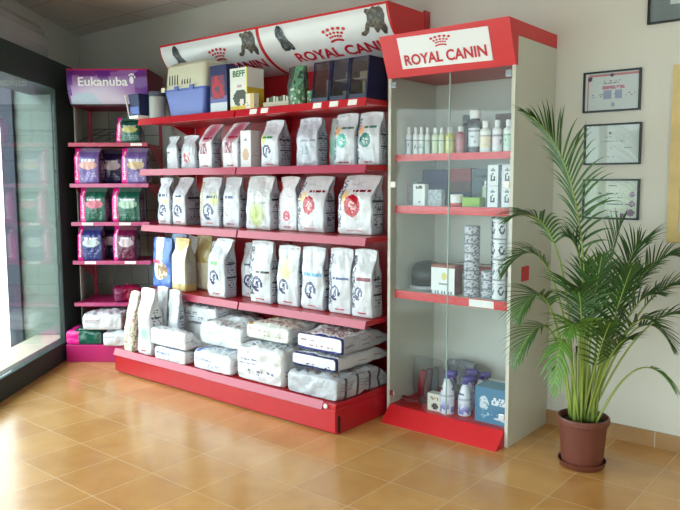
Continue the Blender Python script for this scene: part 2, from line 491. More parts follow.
def rc_paint(w, h, base=(200, 204, 210), swirl=None, blob=None, blobc=(150, 20, 45), band=None, bandc=(20, 24, 60), bandu=(.3, .95), side=(150, 154, 166), strip=None, glow=None, glowc=(200, 220, 90), top=None, pic=None, ink=(56, 58, 100), foot=True, seed=0, sidemarks=True):
    asp = h / w
    def f(s, u, v):
        c = base
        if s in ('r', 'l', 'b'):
            c = mix(base, side, .85)  # sides greyed against the front: shading contrast put into the colour
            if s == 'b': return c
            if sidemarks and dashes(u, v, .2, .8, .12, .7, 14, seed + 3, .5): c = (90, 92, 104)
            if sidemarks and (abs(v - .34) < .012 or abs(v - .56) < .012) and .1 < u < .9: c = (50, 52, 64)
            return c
        if s in ('base', 'top'): return base
        if glow:
            e = ell(u, v, glow[0], glow[1], glow[2], glow[2] / asp * 1.2)
            if e < 1: c = mix(c, glowc, .75 * (1 - e) ** .5)
        if top and v > top[0]: c = top[1]
        if strip and u < strip[0] and .12 < v < .9:
            if noise.noise(Vector((u * 60, v * 26 + seed, 4))) > -.12: c = strip[1]
        if band and abs(v - band) < .022 and bandu[0] < u < bandu[1]:
            if noise.noise(Vector((u * 22 + seed, 0, 1))) > -.3: c = bandc
        if blob:
            e = ell(u, v, blob[0], blob[1], blob[2], blob[2] / asp)
            if e < 1:
                c = blobc
                if ell(u, v, blob[0] + blob[2] * .1, blob[1] - blob[2] * .1 / asp, blob[2] * .52, blob[2] * .5 / asp) < 1 and noise.noise(Vector((u * 16 + seed, v * 16 * asp, 2))) > -.05:
                    c = mix((230, 226, 226), blobc, .25)
        if swirl:
            du = (u - swirl[0]) / swirl[2]; dv = (v - swirl[1]) / (swirl[2] / asp)
            r = math.hypot(du, dv); an = math.atan2(dv, du)
            if .68 < r < 1.06 and not (-1.25 < an < -.45): c = ink
            elif ell(du, dv, .02, -.12, .30, .46) < 1 and not ell(du, dv, -.08, -.2, .12, .22) < 1: c = ink
            elif ell(du, dv, .16, .36, .34, .17) < 1: c = ink
            elif ell(du, dv, -.42, -.55, .2, .3) < 1: c = ink
        if pic and pic[0] < u < pic[1] and pic[2] < v < pic[3]:
            t = noise.noise(Vector((u * 9 + seed, v * 9, 3)))
            c = pic[4] if t > -.05 else pic[5]
        if foot and dashes(u, v, .3, .75, .05, .085, 1, seed, .6): c = (150, 70, 80)
        return c
    return f

BAGS = {}
def bag(label, x, y, z, w, d, h, paint, seed, cat='pet food bag', group=None, rotz=0.0, mtl=None, lie=False, letters=None, name='pet_food_bag', **kw):
    """standing: x,y centre of the base.  lying: the base end faces -Y, front face up, x,y centre of base edge"""
    verts, faces, info, front = bag_geo(w, d, h, seed, lie=lie, **kw)
    cols = [paint(*i) for i in info]
    if lie:
        verts = [Vector((v.x, v.z, max(0.0, d / 2 - v.y))) for v in verts]
    o = painted(name, verts, faces, cols, mtl or M_film, None, True, (x, y, z), rotz)
    tag(o, label, cat, group)
    if letters:
        for (txt, mt, u0, v0, u1, hgt, vert) in letters:
            if vert:   # text reading upwards
                fn = lambda a, b_, u0=u0, v0=v0, u1=u1, hgt=hgt: front(u0 - b_ * hgt, v0 + a * (u1 - v0))
            else:
                fn = lambda a, b_, u0=u0, v0=v0, u1=u1, hgt=hgt: front(u0 + a * (u1 - u0), v0 + b_ * hgt)
            if lie:
                g = fn
                fn = lambda a, b_, g=g: (lambda q: Vector((q.x, q.z, d / 2 - q.y)))(g(a, b_))
            lettering(txt, mt, o, fn, .02)
    return o

RCF = [('ROYAL CANIN', M_redink, .32, .055, .74, .022, False)]
GA, GB, GC = 'pet food bags on the upper gondola shelf', 'pet food bags on the middle gondola shelf', 'pet food bags on the lower gondola shelf'
NAVY = (40, 44, 84); WH = (200, 204, 210)
zA, zB, zC, zD = 1.4185, 1.0255, .5695, .167

def stand(label, x0, x1, yf, d, z, h, paint, seed, **kw):
    return bag(label, (x0 + x1) / 2, yf + d / 2, z, x1 - x0, d, h, paint(x1 - x0, h), seed, **kw)

# --- upper shelf
stand('small plain white folded bag, leftmost on the upper gondola shelf', -4.225, -4.10, 3.2, .07, zA, .235, lambda w, h: rc_paint(w, h, foot=False, band=.5, bandc=(120, 124, 130), bandu=(.1, .5), seed=1), 1, group=GA, neck=.3, t0=.6)
stand('small white bag with a reddish square picture, second from left on upper shelf', -4.06, -3.905, 3.2, .07, zA, .235, lambda w, h: rc_paint(w, h, pic=(.3, .75, .2, .48, (176, 60, 60), (226, 200, 200)), strip=(.14, (150, 150, 140)), seed=2, foot=False), 2, group=GA, neck=.25, t0=.6)
mar = lambda sd: (lambda w, h: rc_paint(w, h, base=(226, 226, 230), pic=(.2, .72, .32, .56, (120, 26, 50), (190, 150, 160)), band=.68, bandc=(150, 24, 56), bandu=(.3, .95), glow=(.6, .8, .45), glowc=(150, 40, 70), seed=sd))
stand('tall white bag with maroon top leaning right, third from left on upper shelf', -3.87, -3.73, 3.2, .085, zA, .300, mar(3), 3, group=GA, lean=(.05, .03), letters=RCF)
stand('tall white bag with maroon cat square, touching the white paper carton', -3.63, -3.475, 3.2, .085, zA, .300, mar(4), 4, group=GA, lean=(.045, .03), letters=RCF)
stand('white bag with navy swirl and green print under the cream tray of small boxes', -3.264, -3.105, 3.2, .115, zA, .296, lambda w, h: rc_paint(w, h, base=(214, 218, 226), swirl=(.36, .34, .24), band=.62, bandc=(60, 140, 80), bandu=(.15, .7), glow=(.2, .58, .2), seed=5, side=(150, 152, 166)), 5, group=GA, letters=RCF, mtl=M_foil)
stand('greyish silver bag with folded middle and pale grey lettering on the upper shelf', -2.962, -2.79, 3.2, .10, zA, .292, lambda w, h: rc_paint(w, h, base=(196, 202, 214), pic=(.3, .7, .24, .42, (150, 168, 176), (188, 196, 206)), band=.52, bandc=(150, 156, 172), seed=6, foot=False), 6, group=GA, mtl=M_foil, wr=.008)
stand('narrow pale mint bag squeezed behind the teal disc bags on the upper shelf', -2.782, -2.675, 3.30, .07, zA, .288, lambda w, h: rc_paint(w, h, base=(206, 226, 224), glow=(.5, .4, .5), glowc=(130, 200, 180), seed=7, foot=False), 7, group=GA, mtl=M_foil)
teal = lambda sd, c: (lambda w, h: rc_paint(w, h, base=(200, 206, 212), blob=(.42, .47, .26), blobc=c, band=.72, bandc=(70, 120, 110), bandu=(.35, .9), strip=(.12, (120, 124, 140)), glow=(.2, .66, .16), glowc=(240, 160, 90), seed=sd))
stand('white bag with a pale turquoise disc, left of the last bag on the upper shelf', -2.662, -2.505, 3.2, .085, zA, .298, teal(8, (80, 176, 160)), 8, group=GA, letters=RCF)
stand('white bag with a dark green disc at the right end of the upper shelf', -2.493, -2.336, 3.2, .085, zA, .296, teal(9, (30, 110, 96)), 9, group=GA, letters=RCF)

# --- middle shelf
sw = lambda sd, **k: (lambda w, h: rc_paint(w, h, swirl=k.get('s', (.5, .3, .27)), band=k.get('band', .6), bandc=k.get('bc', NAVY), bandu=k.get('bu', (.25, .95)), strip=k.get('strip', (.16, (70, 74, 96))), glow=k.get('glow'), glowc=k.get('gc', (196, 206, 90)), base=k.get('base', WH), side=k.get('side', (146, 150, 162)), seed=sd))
stand('white swirl bag with pinched neck, first at the left of the middle shelf', -4.32, -4.175, 3.18, .075, zB, .336, sw(11, band=.62, bu=(.1, .9), strip=None, glow=(.8, .5, .15)), 11, group=GB, neck=.32, t0=.6, letters=RCF)
stand('white swirl bag with deep grey printed side, second from left on middle shelf', -4.15, -4.00, 3.18, .16, zB, .338, sw(12, strip=None, bu=(.35, .8), glow=(.6, .5, .15), side=(130, 132, 142)), 12, group=GB, letters=RCF)
stand('white swirl bag with yellow patch, third from left on the middle shelf', -3.868, -3.668, 3.197, .08, zB, .336, sw(13, bu=(.4, .95), strip=(.18, (170, 160, 130)), glow=(.8, .55, .2)), 13, group=GB, letters=RCF)
stand('white bag with navy name band and thin grey figure, left of crumpled silver bag', -3.646, -3.487, 3.215, .075, zB, .336, lambda w, h: rc_paint(w, h, band=.6, bandc=(40, 52, 100), bandu=(.15, .7), pic=(.28, .5, .27, .5, (170, 180, 186), (222, 226, 230)), blob=(.3, .26, .1), blobc=(150, 140, 120), seed=14), 14, group=GB, neck=.12, letters=RCF)
stand('crumpled silver bag with a yellow green patch in the middle of the middle shelf', -3.382, -3.155, 3.17, .10, zB, .340, lambda w, h: rc_paint(w, h, base=(206, 210, 212), glow=(.5, .28, .32), glowc=(170, 186, 90), band=.5, bandc=(170, 176, 176), seed=15, foot=False), 15, group=GB, mtl=M_foil, wr=.008)
stand('slim white bag with wavy neck and a small pink oval, middle shelf', -3.137, -2.975, 3.22, .08, zB, .336, lambda w, h: rc_paint(w, h, base=(222, 222, 226), blob=(.52, .27, .2), blobc=(206, 100, 120), strip=(.12, (196, 150, 160)), seed=16), 16, group=GB, neck=.3, mtl=M_foil, letters=RCF)
crim = lambda sd: (lambda w, h: rc_paint(w, h, base=(208, 210, 214), blob=(.45, .48, .25), blobc=(176, 16, 40), band=.73, bandc=(116, 20, 40), bandu=(.4, .95), strip=(.13, (110, 110, 126)), glow=(.2, .62, .14), glowc=(240, 180, 90), seed=sd, foot=False))
stand('wide white bag with crimson oval, second from the right on the middle shelf', -2.955, -2.737, 3.2, .11, zB, .336, crim(17), 17, group=GB, lean=(.02, .02), wr=.006, letters=RCF)
stand('widest white bag with dark red disc at the right end of the middle shelf', -2.64, -2.385, 3.2, .115, zB, .340, crim(18), 18, group=GB, lean=(.01, .03), wr=.006, letters=RCF)

# --- lower shelf
def dogbag(w, h):
    def f(s, u, v):
        c = (70, 112, 190)
        if s == 'f':
            t = abs(u - .45 - .1 * math.sin(v * 5))
            if v > .55 and t < .2: c = (226, 232, 238)
            if ell(u, v, .45, .36, .36, .2) < 1: c = (232, 228, 226)
            if ell(u, v, .62, .36, .27, .17) < 1: c = (150, 112, 78) if noise.noise(Vector((u*9, v*9, 1))) > -.1 else (206, 190, 166)
            if abs(v - .52) < .035 and u < .55: c = (206, 90, 120)
        return c
    return f
stand('bright blue bag with a brown dog picture, first at the left of the lower shelf', -4.315, -4.11, 3.12, .06, zC, .365, dogbag, 21, group=GC)
stand('plain blue bag half hidden behind the blue dog picture bag', -4.28, -4.11, 3.25, .07, zC, .385, lambda w, h: (lambda s, u, v: (96, 136, 200) if s != 'f' or v < .8 else (150, 176, 214)), 22, group=GC)
def goldp(w, h):
    def f(s, u, v):
        c = (214, 196, 140) if v < .14 or v > .86 else (232, 228, 206)
        if s in ('r', 'l'): c = (150, 146, 130) if .15 < v < .85 else (170, 150, 90)
        if s == 'f':
            if ell(u, v, .55, .95, .4, .2) < 1: c = (196, 164, 84)
            if dashes(u, v, .2, .6, .3, .6, 6, 2, .35): c = (200, 188, 170)
        return c
    return f
stand('cream and gold bag, front one of two gold bags on the lower shelf', -4.06, -3.905, 3.09, .10, zC, .375, goldp, 23, group=GC, neck=.1)
stand('gold topped bag standing behind the front cream and gold bag', -4.0, -3.845, 3.25, .08, zC, .385, lambda w, h: (lambda s, u, v: (176, 158, 100) if v > .5 else (206, 200, 176)), 24, group=GC)
stand('white bag mostly hidden behind the green print swirl bag, at its left', -3.80, -3.65, 3.215, .075, zC, .355, sw(25, strip=(.2, (96, 100, 120))), 25, group=GC)
stand('white swirl bag with green print and tall bent top, left of the shelf joint', -3.665, -3.495, 3.085, .105, zC, .392, sw(26, s=(.42, .34, .26), band=.58, bc=(90, 170, 90), bu=(.2, .75), strip=None, glow=(.45, .56, .3), gc=(170, 216, 150)), 26, group=GC, lean=(.05, .0), t0=.6, letters=RCF)
stand('white bag hidden behind the bent top green print bag, at its right', -3.485, -3.335, 3.22, .085, zC, .36, sw(27, strip=None, base=(206, 208, 214)), 27, group=GC)
stand('tall white swirl bag with black name band, first bag right of the lower shelf joint', -3.295, -3.105, 3.115, .075, zC, .392, sw(28, s=(.42, .3, .25), band=.5, bc=(36, 20, 30), bu=(.3, .95), strip=(.2, (60, 60, 76))), 28, group=GC, letters=RCF)
stand('white swirl bag with a yellow patch and brown corner, second right of the shelf joint', -3.075, -2.897, 3.14, .065, zC, .372, sw(29, s=(.36, .32, .25), band=None, strip=None, glow=(.42, .6, .36), gc=(216, 206, 130)), 29, group=GC, letters=RCF)
stand('white swirl bag with pale blue lettering, middle of the five swirl bags', -2.865, -2.69, 3.133, .065, zC, .376, sw(30, s=(.45, .31, .27), band=.56, bc=(110, 170, 210), bu=(.1, .95), strip=None), 30, group=GC, letters=RCF)
stand('white swirl bag with solid navy name band, second from right on the lower shelf', -2.655, -2.488, 3.137, .065, zC, .38, sw(31, s=(.32, .31, .25), band=.54, bc=(34, 40, 110), bu=(.25, .98), strip=(.15, (90, 96, 120))), 31, group=GC, letters=RCF)
stand('white swirl bag with dark red name band at the right end of the lower shelf', -2.472, -2.322, 3.12, .095, zC, .384, sw(32, s=(.36, .34, .24), band=.56, bc=(120, 30, 50), bu=(.25, .95), strip=(.16, (70, 74, 96))), 32, group=GC, letters=RCF)

# --- white carton between the bags
def carton(name, label, cat, loc, w, d, h, paint, n=.008, rotz=0, group=None, mtl=None, parent=None):
    verts, faces, cols = [], [], []
    def patch(s, o, ux, uy, lu, lv):
        nu = max(2, min(44, int(lu / n))); nv = max(2, min(44, int(lv / n)))
        b0 = len(verts)
        for j in range(nv + 1):
            for i in range(nu + 1):
                verts.append(Vector(o) + Vector(ux) * (lu * i / nu) + Vector(uy) * (lv * j / nv))
        for j in range(nv):
            for i in range(nu):
                a = b0 + j * (nu + 1) + i
                faces.append((a, a + 1, a + nu + 2, a + nu + 1)); cols.append(paint(s, (i + .5) / nu, (j + .5) / nv))
    X, Y, Z = (1, 0, 0), (0, 1, 0), (0, 0, 1)
    patch('f', (-w/2, -d/2, 0), X, Z, w, h); patch('r', (w/2, -d/2, 0), Y, Z, d, h)
    patch('b', (w/2, d/2, 0), (-1, 0, 0), Z, w, h); patch('l', (-w/2, d/2, 0), (0, -1, 0), Z, d, h)
    patch('t', (-w/2, -d/2, h), X, Y, w, d); patch('u', (-w/2, d/2, 0), X, (0, -1, 0), w, d)
    o = painted(name, verts, faces, cols, mtl or M_card, parent, False, loc, rotz)
    if label: tag(o, label, cat, group)
    return o
def p_carton(s, u, v):
    if s == 'f' and ell(u, v, .5, .35, .3, .16) < 1: return (206, 170, 140)
    if s == 'f' and ell(u, v, .5, .75, .12, .03) < 1: return (120, 120, 130)
    if s == 'r' and dashes(u, v, .2, .8, .2, .5, 5, 3, .4): return (196, 180, 170)
    return (226, 224, 224)
carton('paper_carton', 'plain square white carton with a faint beige print among the bags of the upper shelf', 'carton', (-3.405, 3.245, zA), .095, .085, .238, p_carton)

# --- lying bags on the base deck
GD = 'pet food bags lying in the bottom of the gondola'
def lay(label, x0, x1, y, z, d, L, paint, seed, **kw):
    kw.setdefault('t0', .62); kw.setdefault('t1', .97); kw.setdefault('group', GD)
    return bag(label, (x0 + x1) / 2, y, z, x1 - x0, d, L, paint, seed, lie=True, **kw)
def lp(base=(220, 220, 222), end=None, endc=None, marks=(60, 70, 110), side=(206, 206, 210), stripes=None, seed=0, dens=.42, vband=None, endp=False):
    def f(s, u, v):
        c = base
        if s in ('r', 'l'):
            c = side
            if stripes and min(abs(v - q) for q in (.12, .3, .5, .68)) < .014: c = (70, 72, 84)
            if dashes(u, v, .2, .7, .05, .9, 3, seed, .3): c = mix(c, (110, 112, 124), .6)
        elif s == 'base':
            c = end or base
            if endp and .12 < v < .85:
                if dashes(u, v, .06, .5, .5, .72, 2, seed, .6) or dashes(u, v, .3, .9, .2, .42, 2, seed + 4, .35): c = mix(base, marks, .75)
            if endc and v < .14: c = endc
        elif s == 'f':
            if dashes(u, v, .1, .9, .08, .5, 9, seed, dens): c = mix(base, marks, .6)
        if endc and v < .04 and s in ('f', 'r', 'l', 'b'): c = endc
        if vband and s in ('f', 'r', 'b') and vband[0] < u < vband[1] and s == 'f': c = vband[2]
        return c
    return f
lay('wide silver foil bag lying lowest in the right hand stack of the gondola base', -2.685, -2.322, 2.815, zD, .118, .56, lp((176, 180, 188), marks=(170, 110, 70), side=(160, 164, 172), stripes=True, seed=41), 41, mtl=M_foil, puff=.006, wr=.009)
lay('flat white bag with navy end edge, middle of the right hand stack of lying bags', -2.69, -2.37, 2.86, zD + .140, .072, .56, lp((212, 215, 219), endc=(40, 44, 96), marks=(50, 54, 80), side=(196, 196, 202), seed=42, endp=True), 42, puff=.004, wr=.006)
lay('white bag with dark red marks, topmost of the right hand stack of lying bags', -2.685, -2.36, 2.90, zD + .228, .090, .50, lp((220, 220, 222), endc=(60, 60, 120), marks=(120, 40, 60), side=(170, 172, 182), seed=43, dens=.55, endp=True), 43, mtl=M_foil, puff=.006, wr=.009)
lay('big plump white bag with a square grey end under the gold printed bag', -3.10, -2.735, 2.82, zD, .200, .46, lp((212, 215, 219), marks=(70, 84, 120), side=(206, 206, 206), seed=44, dens=.4, endp=True), 44, puff=.008, wr=.014, t0=.6)
lay('plump silver bag with brown lettering lying on the big plump white bag', -3.085, -2.735, 2.885, zD + .238, .086, .40, lp((206, 206, 202), marks=(150, 100, 50), side=(176, 178, 180), vband=(.0, .12, (176, 126, 70)), seed=45, dens=.6, endp=True), 45, mtl=M_foil, puff=.006, wr=.010)
lay('white bag with blue edge strip, lying just left of the big plump white bag', -3.49, -3.145, 2.81, zD, .112, .40, lp((212, 215, 219), marks=(110, 140, 190), vband=(.03, .1, (110, 140, 200)), seed=46, endp=True), 46, puff=.006, wr=.010)
lay('broad crumpled white bag lying on the blue edged bag', -3.53, -3.15, 2.9, zD + .138, .134, .44, lp((212, 215, 219), marks=(150, 190, 190), seed=47, dens=.4, endp=True), 47, puff=.010, wr=.014)
lay('white bag with blue print peeping out under the blank white bag', -3.88, -3.565, 2.80, zD, .080, .13, lp((212, 215, 219), marks=(70, 100, 170), seed=48, dens=.55, endp=True), 48, puff=.004, wr=.006, t0=.5)
lay('blank white folded bag lying across, in front of the standing white bags', -3.92, -3.56, 2.80, zD + .095, .105, .135, lp((212, 215, 219), marks=(226, 226, 228), seed=49, dens=.2), 49, puff=.005, wr=.009, t0=.45)
lay('white bag with dark print lying behind and above the blank white bag', -3.945, -3.56, 3.06, zD + .215, .105, .40, lp((212, 215, 219), marks=(40, 50, 60), seed=50, dens=.7, endp=True), 50, puff=.006, wr=.011)
lay('white bag buried at the back under the dark print bag', -3.93, -3.58, 3.07, zD, .20, .38, lp((220, 222, 224), seed=51), 51, puff=.006, wr=.004, t0=.7)
# standing bags at the left end of the base
def floral(w, h):
    def f(s, u, v):
        c = (226, 222, 206)
        if s in ('f', 'r', 'l'):
            t = noise.noise(Vector((u * 5, v * 16, 7)))
            if t > .22: c = (196, 150, 140)
            elif t < -.32: c = (150, 166, 130)
        return c
    return f
stand('slim beige floral bag leaning right at the left end of the gondola base', -4.23, -4.135, 2.80, .06, zD, .42, floral, 61, lean=(.035, .03), t0=.2, t1=.95, group='bags standing at the left end of the gondola base')
stand('tall white bag with mint green print standing on the gondola base left end', -4.088, -3.94, 2.815, .105, zD, .452, lambda w, h: rc_paint(w, h, base=(210, 213, 218), glow=(.6, .34, .3), glowc=(150, 210, 190), strip=(.1, (210, 200, 190)), side=(190, 190, 192), seed=62), 62, t0=.55, group='bags standing at the left end of the gondola base', letters=RCF)
for k, (lb, x, y, h) in enumerate((('white bag just right of the tall mint print bag, behind the blank bag', -4.01, 2.955, .45), ('white bag second right of the tall mint print bag, behind the blank bag', -3.872, 2.95, .44))):
    stand(lb, x - .056, x + .056, y, .055, zD, h, lambda w, h: rc_paint(w, h, base=(210, 213, 218), side=(150, 152, 164), seed=63 + k), 63 + k, t0=.5, group='bags standing at the left end of the gondola base')

# ------------------------------------------------------------------ gondola shelving (two bays)
GL, GM, GR = -4.323, -3.3195, -2.307
def on_header(theta, off=0.0):
    c, s = math.cos(theta), math.sin(theta)
    return (3.60 - (.365 + off) * c, 2.30 - (.262 + off) * s)
animals = {
 'dog': ([(.28,1.0),(.40,.98),(.52,.90),(.62,.80),(.66,.62),(.72,.50),(.84,.36),(.98,.22),(1.0,.04),(.86,.0),(.72,.06),(.58,.0),(.44,.02),(.30,.0),(.22,.14),(.24,.34),(.16,.5),(.08,.62),(.10,.80),(.18,.94)], (112, 118, 122), (34, 38, 42)),
 'cat': ([(.50,.92),(.62,1.0),(.72,.95),(.84,.98),(.95,.86),(1.0,.66),(.94,.44),(.98,.22),(.90,.02),(.80,.04),(.74,.22),(.62,.10),(.56,.12),(.52,.30),(.40,.34),(.30,.16),(.14,.06),(.0,.10),(.04,.20),(.18,.24),(.26,.42),(.36,.56),(.38,.74),(.30,.86),(.34,.96)], (122, 112, 96), (58, 54, 48)),
}
def fur_mat(name, c1, c2):
    m, n, l, p = new_mat(name)
    tc = n.new('ShaderNodeTexCoord'); t = n.new('ShaderNodeTexNoise')
    t.inputs['Scale'].default_value = 26; t.inputs['Detail'].default_value = 4; t.inputs['Distortion'].default_value = 1.5
    l.new(tc.outputs['Object'], t.inputs['Vector'])
    r = n.new('ShaderNodeValToRGB')
    r.color_ramp.elements[0].position = .47; r.color_ramp.elements[0].color = lin(c2)
    r.color_ramp.elements[1].position = .66; r.color_ramp.elements[1].color = lin(c1)
    l.new(t.outputs['Fac'], r.inputs[0]); l.new(r.outputs[0], p.inputs['Base Color'])
    p.inputs['Roughness'].default_value = .4
    return m
M_fur = {k: fur_mat('printed_%s_fur' % k, v[1], v[2]) for k, v in animals.items()}
def flat_patch(name, poly, mtl, parent, mapf, cuts=8):
    bm = bmesh.new()
    f = bm.faces.new([bm.verts.new((x, y, 0)) for x, y in poly])
    bmesh.ops.triangulate(bm, faces=[f])
    for k in range(1, cuts):
        bmesh.ops.bisect_plane(bm, geom=bm.verts[:] + bm.edges[:] + bm.faces[:], plane_co=(0, k / cuts, 0), plane_no=(0, 1, 0))
    for v in bm.verts: v.co = mapf(v.co.x, v.co.y)
    me = bpy.data.meshes.new(name); bm.to_mesh(me); bm.free()
    return link(name, me, mtl, parent)

def crown(parent, mapf, mtl):
    """five rays of beads over a curved band; mapf(x,y) with x,y in 0..1"""
    bm = bmesh.new()
    def disc(cx, cy, r, sq):
        vs = [bm.verts.new((cx + r * math.cos(2*PI*i/10), cy + r * sq * math.sin(2*PI*i/10), 0)) for i in range(10)]
        bm.faces.new(vs)
    for k in range(5):
        an = (k - 2) * .24
        for q, r in ((.46, .05), (.66, .058), (.90, .075)):
            disc(.5 + math.sin(an) * q * .98, -.02 + math.cos(an) * q * 1.08, r, 1.45)
    for r0, r1 in ((.06, .20),):
        n = 12
        lo = [bm.verts.new((.24 + .52 * i / n - .03 * (r0 > .1) * (1 - 2 * i / n), r0 + .10 * math.sin(PI * i / n), 0)) for i in range(n + 1)]
        hi = [bm.verts.new((.24 + .52 * i / n - .03 * (r0 > .1) * (1 - 2 * i / n), r1 + .10 * math.sin(PI * i / n), 0)) for i in range(n + 1)]
        for i in range(n): bm.faces.new((lo[i], lo[i+1], hi[i+1], hi[i]))
    for v in bm.verts: v.co = mapf(v.co.x, v.co.y)
    me = bpy.data.meshes.new('crown_emblem'); bm.to_mesh(me); bm.free()
    return link('crown_emblem', me, mtl, parent)

def gondola_bay(x0, x1, label, last, tags):
    cx = (x0 + x1) / 2
    g = thing('gondola_shelving_bay', label, 'shelving', (cx, 3.2, 0), group='red gondola shelving bays')
    def L(x, y, z): return (x - cx, y - 3.2, z)
    def bx(b, xa, ya, za, xb, yb, zb): b.box(xa - cx, ya - 3.2, za, xb - cx, yb - 3.2, zb); return b
    e = .0015
    bx(MB(), x0 + .02, 3.535, .02, x1 - .02, 3.555, 2.04).build('back_panel', M_red, g)
    for xx in ((x0, x0 + .018), (x1 - .018, x1)):
        bx(MB(), xx[0] + e, 3.545, 0, xx[1] - e, 3.605, 2.03).build('upright', M_red, g, .002)
    # base: kick panel, deck, lip
    M_base = bpy.data.materials.get('base_red_enamel') or mat('base_red_enamel', (176, 26, 38), .36, coat=.2, var=.04)
    yk = 2.778 if last else 2.786
    bx(MB(), x0 + e, yk, .012, x1 - e, yk + .02, .135).build('kick_panel', M_base, g, .003)
    bx(MB(), x0 + e, yk + .0202, .002, x1 - e, 3.53, .1348).build('base_box', M_base, g, .002)
    dk = bx(MB(), x0 + e, yk + .004, .1352, x1 - e, 3.53, .165).build('base_deck', M_red, g, .003)
    b = MB(); b.prism_x([(yk - 3.2 - .012, .128), (yk - 3.2 - .006, .124), (yk - 3.2 + .012, .166), (yk - 3.2 + .006, .172)], x0 - cx + (e if not last else -.02), x1 - cx - (.085 if last else .022))
    b.build('price_rail', M_rail, dk)
    if last:
        b = MB(); b.lathe([(.0, 0), (.013, 0), (.013, .006), (.007, .009), (0, .0095)], seg=18)
        o = b.build('round_sticker', M_tag, dk, smooth=True); o.rotation_euler[0] = PI/2; o.location = L(x1 - .062, yk - .002, .150)
        b = MB(); b.prism_x([(2.82 - 3.2, .10), (2.80 - 3.2, .10), (2.80 - 3.2, .012), (2.82 - 3.2, .012)], x1 - cx - .0005, x1 - cx + .0008)
        b.build('side_seam', M_black, g)
    for z in (1.767, 1.416, 1.023, .567):
        t = .02
        s = bx(MB(), x0 + e + .002, 3.05, z - .030, x1 - e - .002, 3.533, z).build('shelf', M_red, g, .003)
        b = MB(); h = .043
        b.prism_x([(3.05 - 3.2 - .001, z + .002), (3.05 - 3.2 - .001, z - h + .004), (3.036 - 3.2, z - h), (3.030 - 3.2, z - h + .002), (3.042 - 3.2, z + .002)], x0 - cx + (e if not last else .007), x1 - cx - (e if last else .007))
        b.build('price_rail', M_rail if z < 1.7 else mat('red_price_rail', (186, 24, 40), .3, coat=.5), s)  # lower rails carry the reflected pink in their colour, the top one stays red
        for xs in (x0 + .012, x1 - .016):
            b = MB(); b.prism_x([(3.33 - 3.2, z - .031), (3.53 - 3.2, z - .031), (3.53 - 3.2, z - .115), (3.48 - 3.2, z - .10)], xs - cx, xs - cx + .004)
            b.build('bracket', M_red, s)
        for (tz, tx) in tags:
            if abs(tz - z) < .01:
                b = MB()
                def fy(q): return 3.042 - (3.042 - 3.030) * (z + .002 - q) / (h) - 3.2 - .0015
                za, zb = z - .034, z - .004
                b.hexa([(tx-.03-cx, fy(za)-.001, za), (tx+.03-cx, fy(za)-.001, za), (tx+.03-cx, fy(za)+.0012, za), (tx-.03-cx, fy(za)+.0012, za),
                        (tx-.03-cx, fy(zb)-.001, zb), (tx+.03-cx, fy(zb)-.001, zb), (tx+.03-cx, fy(zb)+.0012, zb), (tx-.03-cx, fy(zb)+.0012, zb)])
                b.build('price_tag', M_tag, s)
    # lit sign box with a curved face
    prof = [(3.60, 2.30)] + [on_header(math.radians(a)) for a in range(0, 91, 6)]
    hb = MB().prism_x([(y - 3.2, z) for y, z in prof], x0 - cx + e, x1 - cx - e).build('header_sign', M_redsat, g)
    if last:
        bx(MB(), x1 - .012, 3.602, 2.05, x1 + .0, 3.660, 2.315).build('mounting_bracket', M_red, hb)
    # white face
    bm = bmesh.new(); N = 24
    rows = []
    for k in range(N + 1):
        th = math.radians(3 + 84 * k / N); y, z = on_header(th, .0025)
        rows.append((bm.verts.new((x0 - cx + .014, y - 3.2, z)), bm.verts.new((x1 - cx - .014, y - 3.2, z))))
    for k in range(N): bm.faces.new((rows[k][0], rows[k][1], rows[k+1][1], rows[k+1][0]))
    me = bpy.data.meshes.new('sign_face'); bm.to_mesh(me); bm.free()
    sf = link('sign_face', me, M_signw, hb, smooth=True)
    def mp(xa, xb, t0, t1, off):
        def f(u, v):
            th = math.radians(t0 + (t1 - t0) * v); y, z = on_header(th, off)
            return Vector((xa + (xb - xa) * u - cx, y - 3.2, z))
        return f
    lettering('ROYAL CANIN', M_signred, hb, mp(x1 - .785, x1 - .045, 56, 42.5, .005), .03, cuts=10)
    crown(hb, mp(x1 - .50, x1 - .315, 38, 19, .005), M_signred)
    flat_patch('dog_picture', animals['dog'][0], M_fur['dog'], hb, mp(x1 - .875, x1 - .745, 38, 4, .004))
    flat_patch('cat_picture', animals['cat'][0], M_fur['cat'], hb, mp(x1 - .225, x1 - .03, 37, 3, .004))
    return g
gondola_bay(GL, GM, 'left bay of the red gondola shelving, below the sign partly hidden by a pet carrier', False, [])
gondola_bay(GM, GR, 'right bay of the red gondola shelving, next to the glass cabinet', True, [(1.767, -3.155), (1.767, -3.06), (1.767, -2.645), (1.767, -2.525), (1.767, -2.395)])

